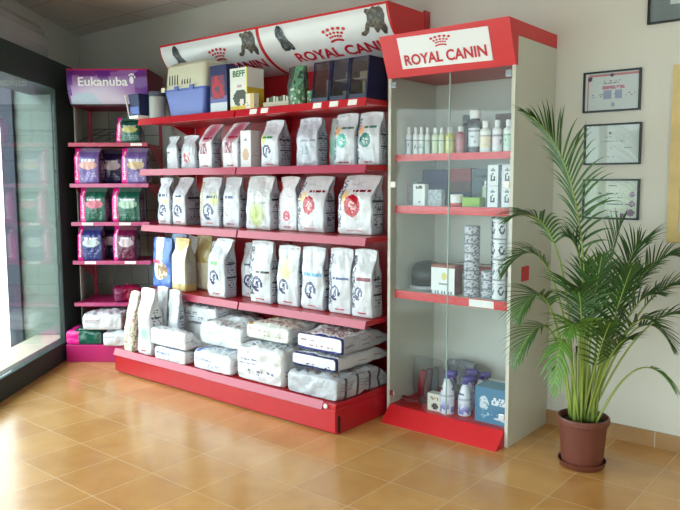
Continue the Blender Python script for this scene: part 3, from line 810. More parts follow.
# ------------------------------------------------------------------ things on top of the gondola
zT = 1.7695
M_bluep = mat('periwinkle_plastic', (86, 104, 178), .4, var=.03)
M_cream = mat('cream_plastic', (206, 202, 180), .45, var=.03)
M_navy = mat('navy_plastic', (28, 34, 70), .3)
M_smoke = mat('smoked_navy_plastic', (34, 40, 80), .5, spec=.3)
def rrect(hx, hy, r, n=5):
    out = []
    for cx, cy, a0 in ((hx - r, hy - r, 0), (-hx + r, hy - r, PI/2), (-hx + r, -hy + r, PI), (hx - r, -hy + r, 3*PI/2)):
        for i in range(n + 1):
            a = a0 + PI/2 * i / n; out.append((cx + r * math.cos(a), cy + r * math.sin(a)))
    return out
def loft(b, secs):
    """secs: list of (hx, hy, r, z, ox, oy)"""
    rings = []
    for hx, hy, r, z, ox, oy in secs:
        rings.append([b.bm.verts.new((x + ox, y + oy, z)) for x, y in rrect(hx, hy, r)])
    n = len(rings[0])
    for k in range(len(rings) - 1):
        for i in range(n):
            j = (i + 1) % n; b.bm.faces.new((rings[k][i], rings[k][j], rings[k+1][j], rings[k+1][i]))
    b.bm.faces.new(rings[0][::-1]); b.bm.faces.new(rings[-1])
    return b
pc = thing('pet_carrier', 'periwinkle blue pet carrier with cream slotted lid on top of the gondola', 'pet carrier', (-3.882, 3.22, zT)); pc.scale = (1.07, 1, 1)
loft(MB(), [(.165, .105, .02, 0, 0, 0), (.172, .11, .025, .03, 0, 0), (.20, .125, .025, .17, 0, 0), (.207, .132, .025, .172, 0, 0), (.207, .132, .025, .182, 0, 0)]).build('base_tub', M_bluep, pc)
loft(MB(), [(.203, .128, .025, .1825, 0, 0), (.203, .128, .025, .193, 0, 0), (.195, .12, .03, .195, 0, 0), (.188, .114, .03, .335, .005, 0), (.178, .10, .035, .352, .008, 0), (.15, .08, .03, .362, .01, 0)]).build('lid', M_cream, pc)
for k in range(8):
    xx = -.145 + k * .026 + (.02 if k > 3 else 0)
    hh = .065 - (.03 if k > 3 else 0)
    b = MB(); b.hexa([(xx - .005, -.1215, .212), (xx + .005, -.1215, .212), (xx + .005, -.112, .212), (xx - .005, -.112, .212), (xx - .004, -.1215 + .004, .212 + hh), (xx + .004, -.1215 + .004, .212 + hh), (xx + .004, -.105, .212 + hh), (xx - .004, -.105, .212 + hh)])
    b.build('vent_slot', M_black, pc)
for xx in (-.19, -.06, .09):
    MB().box(xx - .018, -.142, .168, xx + .018, -.1325, .2).build('clip', M_cream if xx < -.1 else M_bluep, pc, .003)
b = MB()
for k in range(5): b.box(.1905 + .0, -.06 + k*.03 - .003, .20, .2045, -.06 + k*.03 + .003, .295)
b.build('door_grille', M_navy, pc)
# canister
cn = thing('canister', 'grey canister with dark lid between the blue scoop tub and the pet carrier', 'canister', (-4.183, 3.10, zT))
b = MB(); b.lathe([(.052, 0), (.055, .004), (.055, .145), (.052, .15)], seg=28); b.build('body', mat('grey_plastic', (166, 168, 164), .4), cn, smooth=False)
b = MB(); b.lathe([(.057, .1505), (.058, .155), (.058, .178), (.053, .183), (0, .184)], seg=28); b.build('lid', mat('slate_plastic', (62, 66, 84), .4), cn)
# blue tub overhanging the left end
tb = thing('scoop_tub', 'smoky blue plastic tub with white rim jutting past the top shelf left end', 'tub', (-4.272, 3.065, zT)); tb.scale = (.72, 1, 1)
b = MB()
b.hexa([(-.10, -.06, .022), (.035, -.06, .022), (.035, .045, .022), (-.10, .045, .022), (-.135, -.075, .17), (.035, -.075, .17), (.035, .05, .17), (-.135, .05, .17)])
b.build('tub_body', M_smoke, tb, .006)
MB().box(-.115, -.08, 0, .035, .045, .021).build('foot_tray', M_tag, tb, .004)
b = MB(); b.tube([(-.118, -.075, .021), (-.148, -.085, .155)], .006); b.build('rim_strip', M_tag, tb)
b = MB(); b.lathe([(0, -.012), (.009, -.008), (.012, 0), (.009, .008), (0, .012)], (-.149, -.085, .160), 12); b.build('rim_knob', M_tag, tb, smooth=True)
b = MB(); b.hexa([(-.104, -.0685, .03), (.033, -.0685, .03), (.033, -.066, .03), (-.104, -.066, .03), (-.114, -.0735, .08), (.033, -.0735, .08), (.033, -.0705, .08), (-.114, -.0705, .08)]); b.build('pale_band', mat('mid_blue_plastic', (70, 90, 164), .5), tb)
def p_navybox(s, u, v):
    if s == 'f':
        if v < .22: return (206, 212, 220)
        if .3 < v < .78 and .12 < u < .85: return (176, 40, 50) if noise.noise(Vector((u*7, v*9, 2))) > -.12 else (90, 60, 90)
        if v < .36: return (96, 104, 166)
    return (38, 44, 92)
carton('card_box', 'tall navy card box with a red picture right beside the pet carrier', 'box', (-3.545, 3.155, zT), .16, .10, .30, p_navybox)
def p_beff(s, u, v):
    if s == 'f':
        if v < .13: return (222, 196, 60)
        if u > .93: return (226, 206, 70)
        if v < .5 and ell(u, v, .6, .3, .42, .2) < 1:
            if ell(u, v, .68, .2, .13, .08) < 1: return (226, 216, 206)
            return (70, 76, 62)
        if ell(u, v, .55, .58, .16, .03) < 1: return (196, 150, 170)
        return (222, 224, 216)
    if s in ('r', 'l'): return (222, 222, 218) if v > .56 else (206, 178, 50)
    return (226, 226, 220)
bx_ = carton('card_box', 'white and yellow card box with green lettering on top of the gondola', 'box', (-3.36, 3.18, zT), .155, .145, .265, p_beff)
lettering('BEFF', M_navyink, bx_, lambda u, v: Vector((-.05 + .11 * u, -.0735, .212 + v * .036)), .03)
def p_cream(s, u, v):
    if u > .55 and s == 'f': return (206, 176, 110)
    return (222, 214, 196) if not dashes(u, v, .1, .5, .2, .5, 2, 1, .5) else (150, 130, 110)
carton('small_box', 'tiny cream and orange box in front of the white and yellow box', 'box', (-3.205, 3.075, zT), .072, .04, .092, p_cream)
tr = thing('display_tray', 'low cream tray of small dark packs between the yellow box and the green tins', 'tray', (-3.01, 3.13, zT))
loft(MB(), [(.105, .05, .008, 0, 0, 0), (.11, .055, .008, .03, 0, 0)]).build('tray', mat('pale_card_tray', (186, 178, 158), .6), tr)
for k in range(5):
    carton('pack', None, None, (-.08 + k * .04, 0, .03), .034, .06, .03 + .006 * (k % 2), (lambda k: lambda s, u, v: (60, 80, 60) if (k + (u > .5)) % 2 else (190, 186, 170))(k), parent=tr, mtl=M_card)
def lathe_painted(name, label, cat, loc, prof, seg, paint, mtl, group=None, parent=None, nz=1):
    verts, faces, cols = [], [], []
    pr = []
    for (r0, z0), (r1, z1) in zip(prof[:-1], prof[1:]):
        k = max(1, int(abs(z1 - z0) / .005))
        for i in range(k): pr.append((r0 + (r1 - r0) * i / k, z0 + (z1 - z0) * i / k))
    pr.append(prof[-1])
    H = pr[-1][1]
    for r, z in pr:
        for i in range(seg): verts.append((max(r, 1e-4) * math.cos(2*PI*i/seg), max(r, 1e-4) * math.sin(2*PI*i/seg), z))
    for k in range(len(pr) - 1):
        for i in range(seg):
            j = (i + 1) % seg
            faces.append((k*seg+i, k*seg+j, (k+1)*seg+j, (k+1)*seg+i))
            cols.append(paint((i + .5) / seg, ((pr[k][1] + pr[k+1][1]) / 2) / H))
    faces.append(tuple(range(seg))[::-1]); cols.append(paint(0, 0))
    faces.append(tuple((len(pr)-1)*seg + i for i in range(seg))); cols.append(paint(0, 1))
    o = painted(name, verts, faces, cols, mtl, parent, False, loc)
    o.data.polygons.foreach_set('use_smooth', [len(p.vertices) == 4 for p in o.data.polygons])
    if label: tag(o, label, cat, group)
    return o
def p_green(u, v):
    t = noise.noise(Vector((math.cos(u*2*PI)*2.2, math.sin(u*2*PI)*2.2, v*4)))
    return (90, 150, 110) if t > .05 else ((196, 206, 186) if t < -.25 else (60, 104, 76))
lathe_painted('treat_tin', 'green printed tin on the gondola top, left one of two below the pouch', 'tin', (-2.86, 3.11, zT), [(.042, 0), (.044, .003), (.044, .098), (.042, .101)], 24, p_green, M_tin, 'green treat tins')
lathe_painted('treat_tin', 'green printed tin on the gondola top, right one of two beside the dispensers', 'tin', (-2.787, 3.15, zT), [(.026, 0), (.028, .003), (.028, .078), (.026, .082)], 24, p_green, M_tin, 'green treat tins')
stand('dark pouch with a green patterned panel standing behind the green tins', -3.03, -2.895, 3.20, .05, zT, .25, lambda w, h: (lambda s, u, v: ((86, 140, 106) if noise.noise(Vector((u*6, v*9, 5))) > -.15 else (60, 70, 66)) if u > .4 else (74, 74, 74)), 71, cat='pouch', name='treat_pouch', t0=.5)
# clear dispensers
M_dside = glass_mat('smoked_clear_side', (206, 208, 224), 1.3)
M_dfront = glass_mat('clear_acrylic', (236, 238, 240), 1.45, .05, .12)
def dispenser(label, x0, x1, kind):
    w = x1 - x0; cx = (x0 + x1) / 2
    g = thing('clear_dispenser', label, 'dispenser', (cx, 3.20, zT), group='clear front dispensers on the gondola top')
    H = .235; D = .19; hx = w / 2 - .001
    for s in (-1, 1):
        xa, xb = sorted((s * hx, s * (hx - .006)))
        MB().prism_x([(-D/2, 0), (D/2, 0), (D/2, H), (-D/2 + .03, H)], xa, xb).build('side_panel', M_navy if (s > 0 and kind == 2) else M_dside, g)
    MB().box(-hx + .0065, D/2 - .008, .0, hx - .0065, D/2, H).build('back_panel', mat('grey_backing', (190, 192, 190), .5), g)
    MB().box(-hx + .0065, -D/2 + .001, 0, hx - .0065, D/2 - .0085, .032).build('base_tray', M_navy, g)
    MB().box(-hx + .0065, -D/2 + .032, H - .006, hx - .0065, D/2 - .0085, H).build('top_panel', M_dside, g)
    for sx_ in (-1, 1):
        xa, xb = sorted((sx_ * hx, sx_ * (hx - .007)))
        MB().hexa([(xa, -D/2 - .003, 0), (xb, -D/2 - .003, 0), (xb, -D/2 - .0003, 0), (xa, -D/2 - .0003, 0), (xa, -D/2 + .027, H), (xb, -D/2 + .027, H), (xb, -D/2 + .0297, H), (xa, -D/2 + .0297, H)]).build('front_edge', M_navy, g)
    b = MB(); b.hexa([(-hx + .007, -D/2 + .006, .033), (hx - .007, -D/2 + .006, .033), (hx - .007, -D/2 + .009, .033), (-hx + .007, -D/2 + .009, .033), (-hx + .007, -D/2 + .033, H - .009), (hx - .007, -D/2 + .033, H - .009), (hx - .007, -D/2 + .036, H - .009), (-hx + .007, -D/2 + .036, H - .009)])
    b.build('clear_front', M_dfront, g)
    if kind:
        MB().box(-hx + .0065, -D/2 + .045, .12, hx - .0065, D/2 - .0085, .126).build('inner_shelf', M_tag, g)
    b = MB()
    if kind == 0: b.box(-.03, .0, .033, -.005, .03, .14); b.box(.005, -.01, .033, .03, .03, .10)
    elif kind == 1: b.box(-.01, -.01, .127, .035, .03, .17); b.box(-.04, .0, .033, .02, .04, .07)
    else: b.box(-.02, -.02, .033, .0, .02, .11); b.box(.012, -.02, .033, .036, .02, .075); b.box(-.045, -.01, .127, .04, .03, .165)
    b.build('contents', mat('pale_card_packs', (196, 186, 150), .6, var=.1), g)
dispenser('leftmost clear front navy dispenser, its cream pack leaning, by the green tins', -2.752, -2.624, 0)
dispenser('middle one of three clear front navy dispensers, holding a white pack on its shelf', -2.621, -2.49, 1)
dispenser('rightmost clear front navy dispenser with dark sides, closest to the cabinet', -2.487, -2.352, 2)

# ------------------------------------------------------------------ glass cabinet
cab = thing('display_cabinet', 'tall white display cabinet with glass doors and red header beside the potted palm', 'cabinet', (-1.915, 3.43, 0))
CL, CR, CF = -2.284, -1.546, 3.19
def cb(x0, y0, z0, x1, y1, z1, name, m, parent=None, bevel=0.0):
    return MB().box(x0 + 1.915, y0 - 3.43, z0, x1 + 1.915, y1 - 3.43, z1).build(name, m, parent or cab, bevel)
TOPZ = 2.014
cb(CL, CF, 0, CL + .018, RW - .004, TOPZ, 'side_panel', M_panel, None, .001)
cb(CR - .018, CF, 0, CR, RW - .004, TOPZ, 'side_panel', M_panel, None, .001)
cb(CL + .0185, RW - .02, .02, CR - .0185, RW - .006, TOPZ, 'back_panel', M_white)
cb(CL + .0185, CF + .006, 1.885, CR - .0185, RW - .0205, 1.90, 'roof_panel', M_red)
cb(CL + .0185, CF + .004, .066, CR - .0185, RW - .0205, .083, 'floor_panel', M_redsat)
# plinth: sloping red front
b = MB(); b.prism_x([(CF - .001 - 3.43, .083), (3.105 - 3.43, .0), (CF + .3 - 3.43, 0), (CF + .3 - 3.43, .0655), (CF + .003 - 3.43, .0655), (CF + .003 - 3.43, .083)], CL + .02 + 1.915, CR - .02 + 1.915)
b.build('plinth', M_redsat, cab)
# header
hd = MB()
hd.prism_x([(CF - .002 - 3.43, 1.875), (3.105 - 3.43, 2.083), (RW - .006 - 3.43, 2.083), (RW - .006 - 3.43, TOPZ + .001), (CF + .02 - 3.43, TOPZ + .001), (CF + .02 - 3.43, 1.875)], CL - .002 + 1.915, CR + .002 + 1.915)
hd = hd.build('header', M_redsat, cab)
def hface(x, s, off=.0015):
    # s 0 bottom .. 1 top of the tilted header face
    y = CF - .002 + (3.105 - CF + .002) * s; z = 1.875 + .208 * s
    ny, nz = -.208, -(.083); ln = math.hypot(ny, nz)
    return Vector((x + 1.915, y - 3.43 + ny / ln * off, z + nz / ln * off))
b = MB()
q = [hface(-2.176, .19, .004), hface(-1.656, .15, .004), hface(-1.656, .87, .004), hface(-2.176, .91, .004)]
q2 = [hface(-2.176, .19, 0.0005), hface(-1.656, .15, .0005), hface(-1.656, .87, .0005), hface(-2.176, .91, .0005)]
b.hexa([*q, *q2]); sp = b.build('sign_panel', M_signw, hd)
lettering('ROYAL CANIN', M_signred, hd, lambda u, v: hface(-2.153 + .474 * u, .27 + .23 * v, .006), .03)
crown(hd, lambda u, v: hface(-1.985 + .125 * u, .58 + .25 * v, .006), M_signred)
# shelves with red front trim
for z, t in ((1.470, .034), (1.193, .04), (.723, .042)):
    s = cb(CL + .0185, 3.245, z - .018, CR - .0185, RW - .0205, z, 'shelf', M_white)
    cb(CL + .0185, 3.238, z - t, CR - .0185, 3.2448, z + .002, 'shelf_trim', M_redsat, s)
    if z < 1: cb(-1.80, 3.2365, z - t + .003, -1.66, 3.2378, z - .002, 'price_tag', M_tag, s)
# doors
M_edge = mat('ground_glass_edge', (150, 172, 166), .3)
mid = -1.905
for x0, x1, hx in ((CL + .02, mid - .0015, CL + .02), (mid + .0015, CR - .02, CR - .02)):
    d = cb(x0, CF + .004, .09, x1, CF + .009, 1.872, 'glass_door', M_cabglass)
    xe = x1 if hx < mid else x0
    cb(xe - .0012, CF + .0035, .09, xe + .0012, CF + .0095, 1.872, 'glass_edge', M_edge, d)
    for zz in (.15, 1.31, 1.84):
        xa = min(max(hx, x0), x1 - .03) if hx < mid else x1 - .03
        cb(xa, CF - .003, zz - .016, xa + .03, CF + .0035, zz + .016, 'hinge', M_tag if abs(zz - 1.31) < .1 else M_chrome, d, .002)
tg = cb(CR + .0005, 3.305, .826, CR + .004, 3.385, .90, 'red_sticker', M_redsat)

# products in the cabinet ------------------------------------------------
def bottle(label, x, y, z, r, h, body, cap, group, labelc=None, capw=.55, caph=.2, square=False):
    g = thing('bottle', label, 'bottle', (x, y, z), group=group)
    hb = h * (1 - caph)
    def p(u, v):
        if labelc and .18 < v < .72: return labelc if not (.62 < v < .68 or (.3 < v < .5 and noise.noise(Vector((u*9, v*6, x*9))) > .25)) else mix(labelc, (80, 84, 96), .6)
        return body
    lathe_painted('body', None, None, (0, 0, 0), [(r*.94, 0), (r, .004), (r, hb*.84), (r*.9, hb*.91), (r*capw*.8, hb*.97), (r*capw*.8, hb)], 20, p, M_tin, parent=g)
    b = MB(); b.lathe([(r*capw, hb + .0003), (r*capw, h - .004), (r*capw*.9, h)], seg=18)
    b.build('cap', mat('bottle_cap', cap, .4), g)
    return g
GBt = 'bottles on the top cabinet shelf'
zS = 1.471
yB = 3.33
def bxw(x0, x1, y): return (x0 + x1) / 2, (x1 - x0) / 2
bl = [(-2.260, -2.224, .155, (222, 224, 226), (226, 226, 226), (206, 210, 216), 'slim white bottle with a grey label, first at the left of the top cabinet shelf'),
      (-2.214, -2.181, .152, (226, 228, 228), (226, 226, 226), (214, 220, 220), 'white bottle with a dark line under its cap, second from the left in the cabinet'),
      (-2.178, -2.143, .152, (226, 228, 226), (226, 226, 226), (216, 222, 216), 'white bottle with a dark line under its cap, third from the left in the cabinet'),
      (-2.137, -2.105, .146, (206, 216, 206), (222, 222, 222), (190, 204, 196), 'slim pale green bottle, fourth from the left on the top cabinet shelf'),
      (-2.091, -2.052, .143, (210, 218, 186), (226, 226, 222), (200, 212, 170), 'pale yellowish green bottle, left one of the twin pair in the cabinet'),
      (-2.049, -2.016, .141, (210, 218, 186), (226, 226, 222), (206, 214, 180), 'pale yellowish green bottle, right one of the twin pair in the cabinet'),
      (-2.006, -1.955, .140, (206, 206, 90), (228, 228, 224), (216, 214, 120), 'bright yellow bottle with white cap near the cabinet door gap'),
      (-1.943, -1.890, .143, (150, 34, 44), (214, 214, 214), (170, 70, 80), 'deep red bottle with white cap right of the cabinet door gap'),
      (-1.802, -1.740, .162, (230, 230, 226), (232, 232, 230), (226, 210, 180), 'white bottle with an orange motif right of the dark brown bottle'),
      (-1.732, -1.678, .163, (230, 230, 230), (232, 232, 230), (228, 212, 220), 'white bottle with a pale pink label, second from the right in the cabinet'),
      (-1.670, -1.617, .162, (228, 232, 228), (232, 232, 230), (196, 224, 204), 'white bottle with a mint green label, right end of the top cabinet shelf')]
for x0, x1, h, body, cap, lab, lb in bl:
    c, r = bxw(x0, x1, yB)
    bottle(lb, c, yB, zS, r * .97, h, body, cap, GBt, lab)
c, r = bxw(-1.876, -1.80, yB)
bottle('tall dark brown bottle with white cap and white label on the top cabinet shelf', c, yB + .01, zS, r * .9, .222, (44, 22, 20), (224, 222, 220), GBt, (206, 210, 214), capw=.85, caph=.2)
for k, (x, hh, lb) in enumerate(((-1.98, .215, 'dark bottle at the back of the top cabinet shelf behind the red bottle'), (-1.70, .21, 'brown carton at the back of the top cabinet shelf behind the pink label bottle'))):
    if k == 0: bottle(lb, x, 3.5, zS, .038, hh, (40, 34, 46), (36, 34, 40), GBt)
    else: carton('carton', lb, 'carton', (x, 3.52, zS), .20, .06, hh, lambda s, u, v: (84, 50, 48) if v > .3 else (60, 46, 50))

# second cabinet shelf
z2 = 1.194
def p_white_vert(s, u, v):
    if s == 'f' and dashes(u, v, .2, .8, .8, .92, 2, 5, .7): return (70, 74, 84)
    if s == 'f' and ell(u, v, .55, .18, .15, .06) < 1: return (120, 126, 130)
    return (226, 228, 228)
carton('small_carton', 'upright white carton at the left of the second cabinet shelf', 'carton', (-2.148, 3.31, z2), .074, .04, .118, p_white_vert)
carton('small_carton', 'grey green carton in the left corner of the second cabinet shelf', 'carton', (-2.225, 3.37, z2), .065, .05, .13, lambda s, u, v: (110, 136, 128) if u > .3 else (150, 100, 120))
carton('small_carton', 'pale grey blister pack right of the upright white carton', 'carton', (-2.06, 3.33, z2), .085, .04, .088, lambda s, u, v: (150, 160, 166) if noise.noise(Vector((u*6, v*6, 9))) > 0 else (180, 186, 190))
carton('carton', 'dark blue carton at the back of the second cabinet shelf', 'carton', (-2.17, 3.52, z2), .16, .07, .20, lambda s, u, v: (44, 52, 96) if v > .3 else (70, 70, 100))
carton('carton', 'dark red carton at the back of the second cabinet shelf by the door gap', 'carton', (-2.005, 3.52, z2), .13, .07, .205, lambda s, u, v: (130, 36, 40) if v > .62 else ((80, 50, 40) if v > .35 else (40, 48, 80)))
carton('carton', 'grey green printed carton at the back right of the second cabinet shelf', 'carton', (-1.86, 3.52, z2), .14, .07, .20, lambda s, u, v: (70, 92, 96) if not dashes(u, v, .1, .9, .1, .9, 5, 8, .5) else (40, 44, 60))
sp_ = thing('squat_pot', 'short white squat pot with red foot at the door gap of the cabinet', 'pot', (-1.935, 3.33, z2))
b = MB(); b.lathe([(.032, .018), (.034, .02), (.034, .06), (.03, .064)], seg=20); b.build('body', M_tag, sp_)
b = MB(); b.lathe([(.03, 0), (.034, .003), (.034, .0178)], seg=20); b.build('foot', M_redsat, sp_)
carton('flat_pack', 'lime green flat pack lying right of the squat white pot', 'pack', (-1.835, 3.33, z2), .10, .06, .048, lambda s, u, v: (140, 180, 40) if v > .3 or u < .6 else (110, 160, 40))
lathe_painted('bottle', 'small pale green bottle standing at the right end behind the lime green pack', 'bottle', (-1.792, 3.395, z2), [(.024, 0), (.026, .003), (.026, .10), (.014, .115), (.014, .135)], 18, lambda u, v: (170, 190, 150) if v < .75 else (226, 226, 222), M_tin)
def p_six(s, u, v):
    if s == 'f':
        du, dv = (u - .5) / .2, (v - .42) / .2
        r = math.hypot(du, dv)
        if .55 < r < .95 and not (.2 < math.atan2(dv, du) < 1.0): return (50, 60, 74)
        if ell(u, v, .5, .75, .2, .06) < 1: return (110, 120, 128)
        if u < .06 or u > .94: return (70, 80, 92)
    return (222, 226, 228) if s == 'f' else (186, 192, 198)
for col, x in (('left', -1.703), ('right', -1.6245)):
    for k in range(2):
        lb = ('%s white logo carton of the %s stack on the second cabinet shelf' % (('lower', 'upper')[k], col))
        carton('logo_carton', lb, 'carton', (x, 3.32, z2 + .001 + k * .108), .074, .07, .106, p_six, group='white logo cartons stacked in the cabinet')

# third cabinet shelf
z3 = .724
dm = thing('covered_dish', 'clear domed dish cover with grey edge at the left of the third cabinet shelf', 'dish', (-2.155, 3.40, z3))
b = MB(); b.lathe([(.095, 0), (.10, .005), (.10, .02), (.095, .024)], seg=28); b.build('dish', mat('grey_dish', (150, 152, 156), .4), dm)
b = MB(); b.lathe([(.092, .0245), (.094, .08), (.088, .12), (.07, .145), (.03, .158), (0, .16)], seg=28); b.build('dome', glass_mat('smoked_dome', (176, 178, 186), 1.45, .1), dm, smooth=True)
def p_emb(s, u, v):
    if s == 'f':
        if v > .9: return (140, 70, 56)
        if ell(u, v, .55, .6, .1, .14) < 1: return (206, 196, 110)
        if dashes(u, v, .35, .75, .32, .4, 1, 3, .8): return (120, 124, 130)
        if v < .12 and (u * 7) % 1 < .4: return (90, 96, 110)
        return (230, 232, 230)
    if s == 't': return (150, 84, 66)
    return (130, 40, 40)
carton('gift_box', 'white box with yellow emblem and brown lid in the middle of the third cabinet shelf', 'box', (-1.985, 3.32, z3), .145, .08, .158, p_emb)
carton('flat_box', 'dark red flat box at the back of the third cabinet shelf', 'box', (-1.86, 3.58, z3), .45, .10, .135, lambda s, u, v: (150, 40, 44) if v > .6 else (206, 206, 204))
def p_tin(sd):
    def f(u, v):
        if v < .08 or v > .92: return (150, 152, 158)
        t = noise.noise(Vector((math.cos(u*2*PI)*3, math.sin(u*2*PI)*3, v*5 + sd)))
        return (104, 108, 122) if t > .16 else (188, 190, 198)
    return f
for k in range(8):
    lathe_painted('food_tin', 'grey printed tin, %s of the eight tin tower in the cabinet' % ('bottom one', 'second from bottom', 'third from bottom', 'fourth from bottom', 'fourth from top', 'third from top', 'second from top', 'topmost one')[k], 'tin', (-1.828, 3.31, z3 + .001 + k * .0465), [(.039, 0), (.041, .003), (.041, .042), (.039, .0455)], 40, p_tin(k), M_tin, 'small tins in the tower')
for k in range(3):
    lathe_painted('food_tin', 'grey tin, %s of the short pile right of the tin tower' % ('bottom', 'middle', 'top')[k], 'tin', (-1.742, 3.33, z3 + .001 + k * .0465), [(.036, 0), (.038, .003), (.038, .042), (.036, .0455)], 22, p_tin(k + 20), M_tin, 'small tins in the short pile')
def p_can(sd):
    def f(u, v):
        if v < .05 or v > .95: return (170, 172, 176)
        u2 = (u * 4) % 1
        du, dv = (u2 - .5) / .3, (v - .45) / .24
        r = math.hypot(du, dv)
        if .5 < r < .95 and not (.2 < math.atan2(dv, du) < 1.1): return (44, 50, 66)
        if .74 < v < .8 and .2 < u2 < .8: return (120, 120, 130)
        return (222, 224, 228)
    return f
for nm, x, y, r in (('left', -1.665, 3.30, .034), ('right', -1.593, 3.31, .026)):
    for k in range(4):
        lathe_painted('food_can', 'white logo can, %s in the %s tall can column of the cabinet' % (('lowest', 'second from bottom', 'second from top', 'topmost')[k], nm), 'can', (x, y, z3 + .001 + k * .104), [(r*.96, 0), (r, .003), (r, .098), (r*.96, .103)], 44, p_can(k), M_tin, 'white logo cans in columns')
for k in range(4):
    lathe_painted('food_can', 'dark printed can, %s in the column behind the white can columns' % ('lowest', 'second from bottom', 'second from top', 'topmost')[k], 'can', (-1.745, 3.43, z3 + .001 + k * .104), [(.029, 0), (.03, .003), (.03, .098), (.029, .103)], 20, (lambda u, v: (60, 64, 78) if noise.noise(Vector((math.cos(u*2*PI)*2.5, math.sin(u*2*PI)*2.5, v*4))) > -.1 else (206, 208, 212)), M_tin, 'dark cans in a column')

# cabinet floor
z0 = .0835
M_purple = mat('purple_plastic', (74, 62, 140), .35)
def spray(label, x, y, r, h, rot):
    g = thing('spray_bottle', label, 'spray bottle', (x, y, z0), rot, group='purple trigger spray bottles')
    def p(u, v):
        if v < .06: return (220, 222, 232)
        if v < .42: return mix((110, 112, 190), (214, 216, 236), sm(v, .1, .42)) if noise.noise(Vector((math.cos(u*6.28)*2, math.sin(u*6.28)*2, v*5))) > -.2 else (226, 228, 236)
        if .5 < v < .56: return (176, 180, 206)
        if .66 < v < .74 and (u * 2) % 1 < .5: return (72, 70, 130)
        return (226, 228, 236)
    lathe_painted('body', None, None, (0, 0, 0), [(r*.93, 0), (r, .005), (r, h*.42), (r*.9, h*.56), (r*.55, h*.76), (r*.38, h*.8), (r*.38, h*.84)], 22, p, M_tin, parent=g)
    b = MB(); b.lathe([(r*.5, h*.8405), (r*.5, h*.9), (r*.42, h*.92)], seg=16); b.build('collar', M_purple, g)
    b = MB(); b.tube([(-r*.3, 0, h*.95), (r*.4, 0, h*.97), (r*1.5, 0, h*.99)], r*.52, 10, r*.46); t = b.build('trigger_head', M_purple, g, smooth=True)
    b = MB(); b.tube([(r*.9, 0, h*.9), (r*1.15, 0, h*.82), (r*1.05, 0, h*.72)], r*.16, 8, r*.12); b.build('trigger', M_purple, t)
    return g
spray('tall purple trigger spray bottle, front left one in the bottom of the cabinet', -1.935, 3.26, .038, .228, -.2)
spray('shorter purple trigger spray bottle, front right one beside the blue box', -1.845, 3.29, .036, .20, .5)
spray('purple trigger spray bottle behind the tall front left one', -1.88, 3.385, .036, .215, .3)
spray('purple trigger spray bottle at the back behind the shorter front right one', -1.825, 3.43, .035, .20, .2)
def p_blue(s, u, v):
    if s == 'f':
        if ell(u, v, .27, .55, .14, .2) < 1: return (206, 216, 222) if noise.noise(Vector((u*12, v*12, 2))) > -.15 else (120, 160, 180)
        if .5 < u < .95 and .55 < v < .75 and noise.noise(Vector((u*26, v*9, 4))) > -.15: return (224, 230, 234)
        if .15 < u < .95 and .1 < v < .3 and noise.noise(Vector((u*9, v*22, 6))) > .2: return (160, 196, 212)
        if .6 < u < .9 and .14 < v < .2: return (222, 228, 230)
        return (66, 122, 156)
    if s == 't': return (90, 140, 164) if v < .8 else (200, 206, 206)
    return (56, 104, 136)
carton('printed_box', 'blue printed card box with a white dog picture in the right of the cabinet floor', 'box', (-1.665, 3.33, z0), .19, .17, .185, p_blue, n=.005)
def p_tiny(s, u, v):
    if s == 'f' and ell(u, v, .55, .3, .22, .2) < 1: return (50, 46, 50)
    if s == 'f' and v > .6 and dashes(u, v, .2, .8, .62, .9, 2, 4, .6): return (150, 120, 80)
    return (216, 212, 200)
carton('small_carton', 'small white carton with a dark dot in front of the clear toy bag', 'carton', (-2.005, 3.265, z0), .085, .05, .095, p_tiny)
tbg = thing('toy_bag', 'clear plastic bag of red and dark rubber toys in the left of the cabinet floor', 'bag', (-2.12, 3.36, z0))
vb, fb, ib, _ = bag_geo(.17, .08, .255, 91, t0=.55, t1=.97, wr=.012, puff=.012)
me = bpy.data.meshes.new('clear_film'); me.from_pydata(vb, [], fb)
link('clear_film', me, glass_mat('crinkled_clear_film', (236, 238, 240), 1.3, .15), tbg, smooth=True)
for k in range(3):
    b = MB(); b.tube([(-.05 + k * .046, 0, .024), (-.045 + k * .045, .004, .1), (-.03 + k * .042, .0, .175 + .015 * k)], .021, 10, .018)
    b.build('rubber_toy', mat('rubber_toy', ((150, 24, 40), (80, 24, 36), (60, 64, 68))[k], .5), tbg, smooth=True)
lb_ = thing('lead_hank', 'loose dark red lead coiled in front of the toy bag on the cabinet floor', 'lead', (-2.17, 3.262, z0))
pts = [(.07 * math.cos(t) * (1 - .02 * t), .022 * math.sin(t), .012 + .004 * math.sin(t * 1.5) + .002 * t) for t in [i * .35 for i in range(40)]]
b = MB(); b.tube(pts, .0055, 6); b.build('cord', mat('dark_red_cord', (110, 30, 34), .6), lb_, smooth=True)
stand('crumpled smoky plastic bag slumped at the back of the cabinet floor', -2.09, -1.92, 3.48, .11, z0, .225, lambda w, h: (lambda s, u, v: (112, 116, 122) if noise.noise(Vector((u*5, v*6, 8))) > -.1 else (84, 88, 92)), 92, cat='bag', name='plastic_bag', wr=.015, t0=.35, mtl=M_foil)

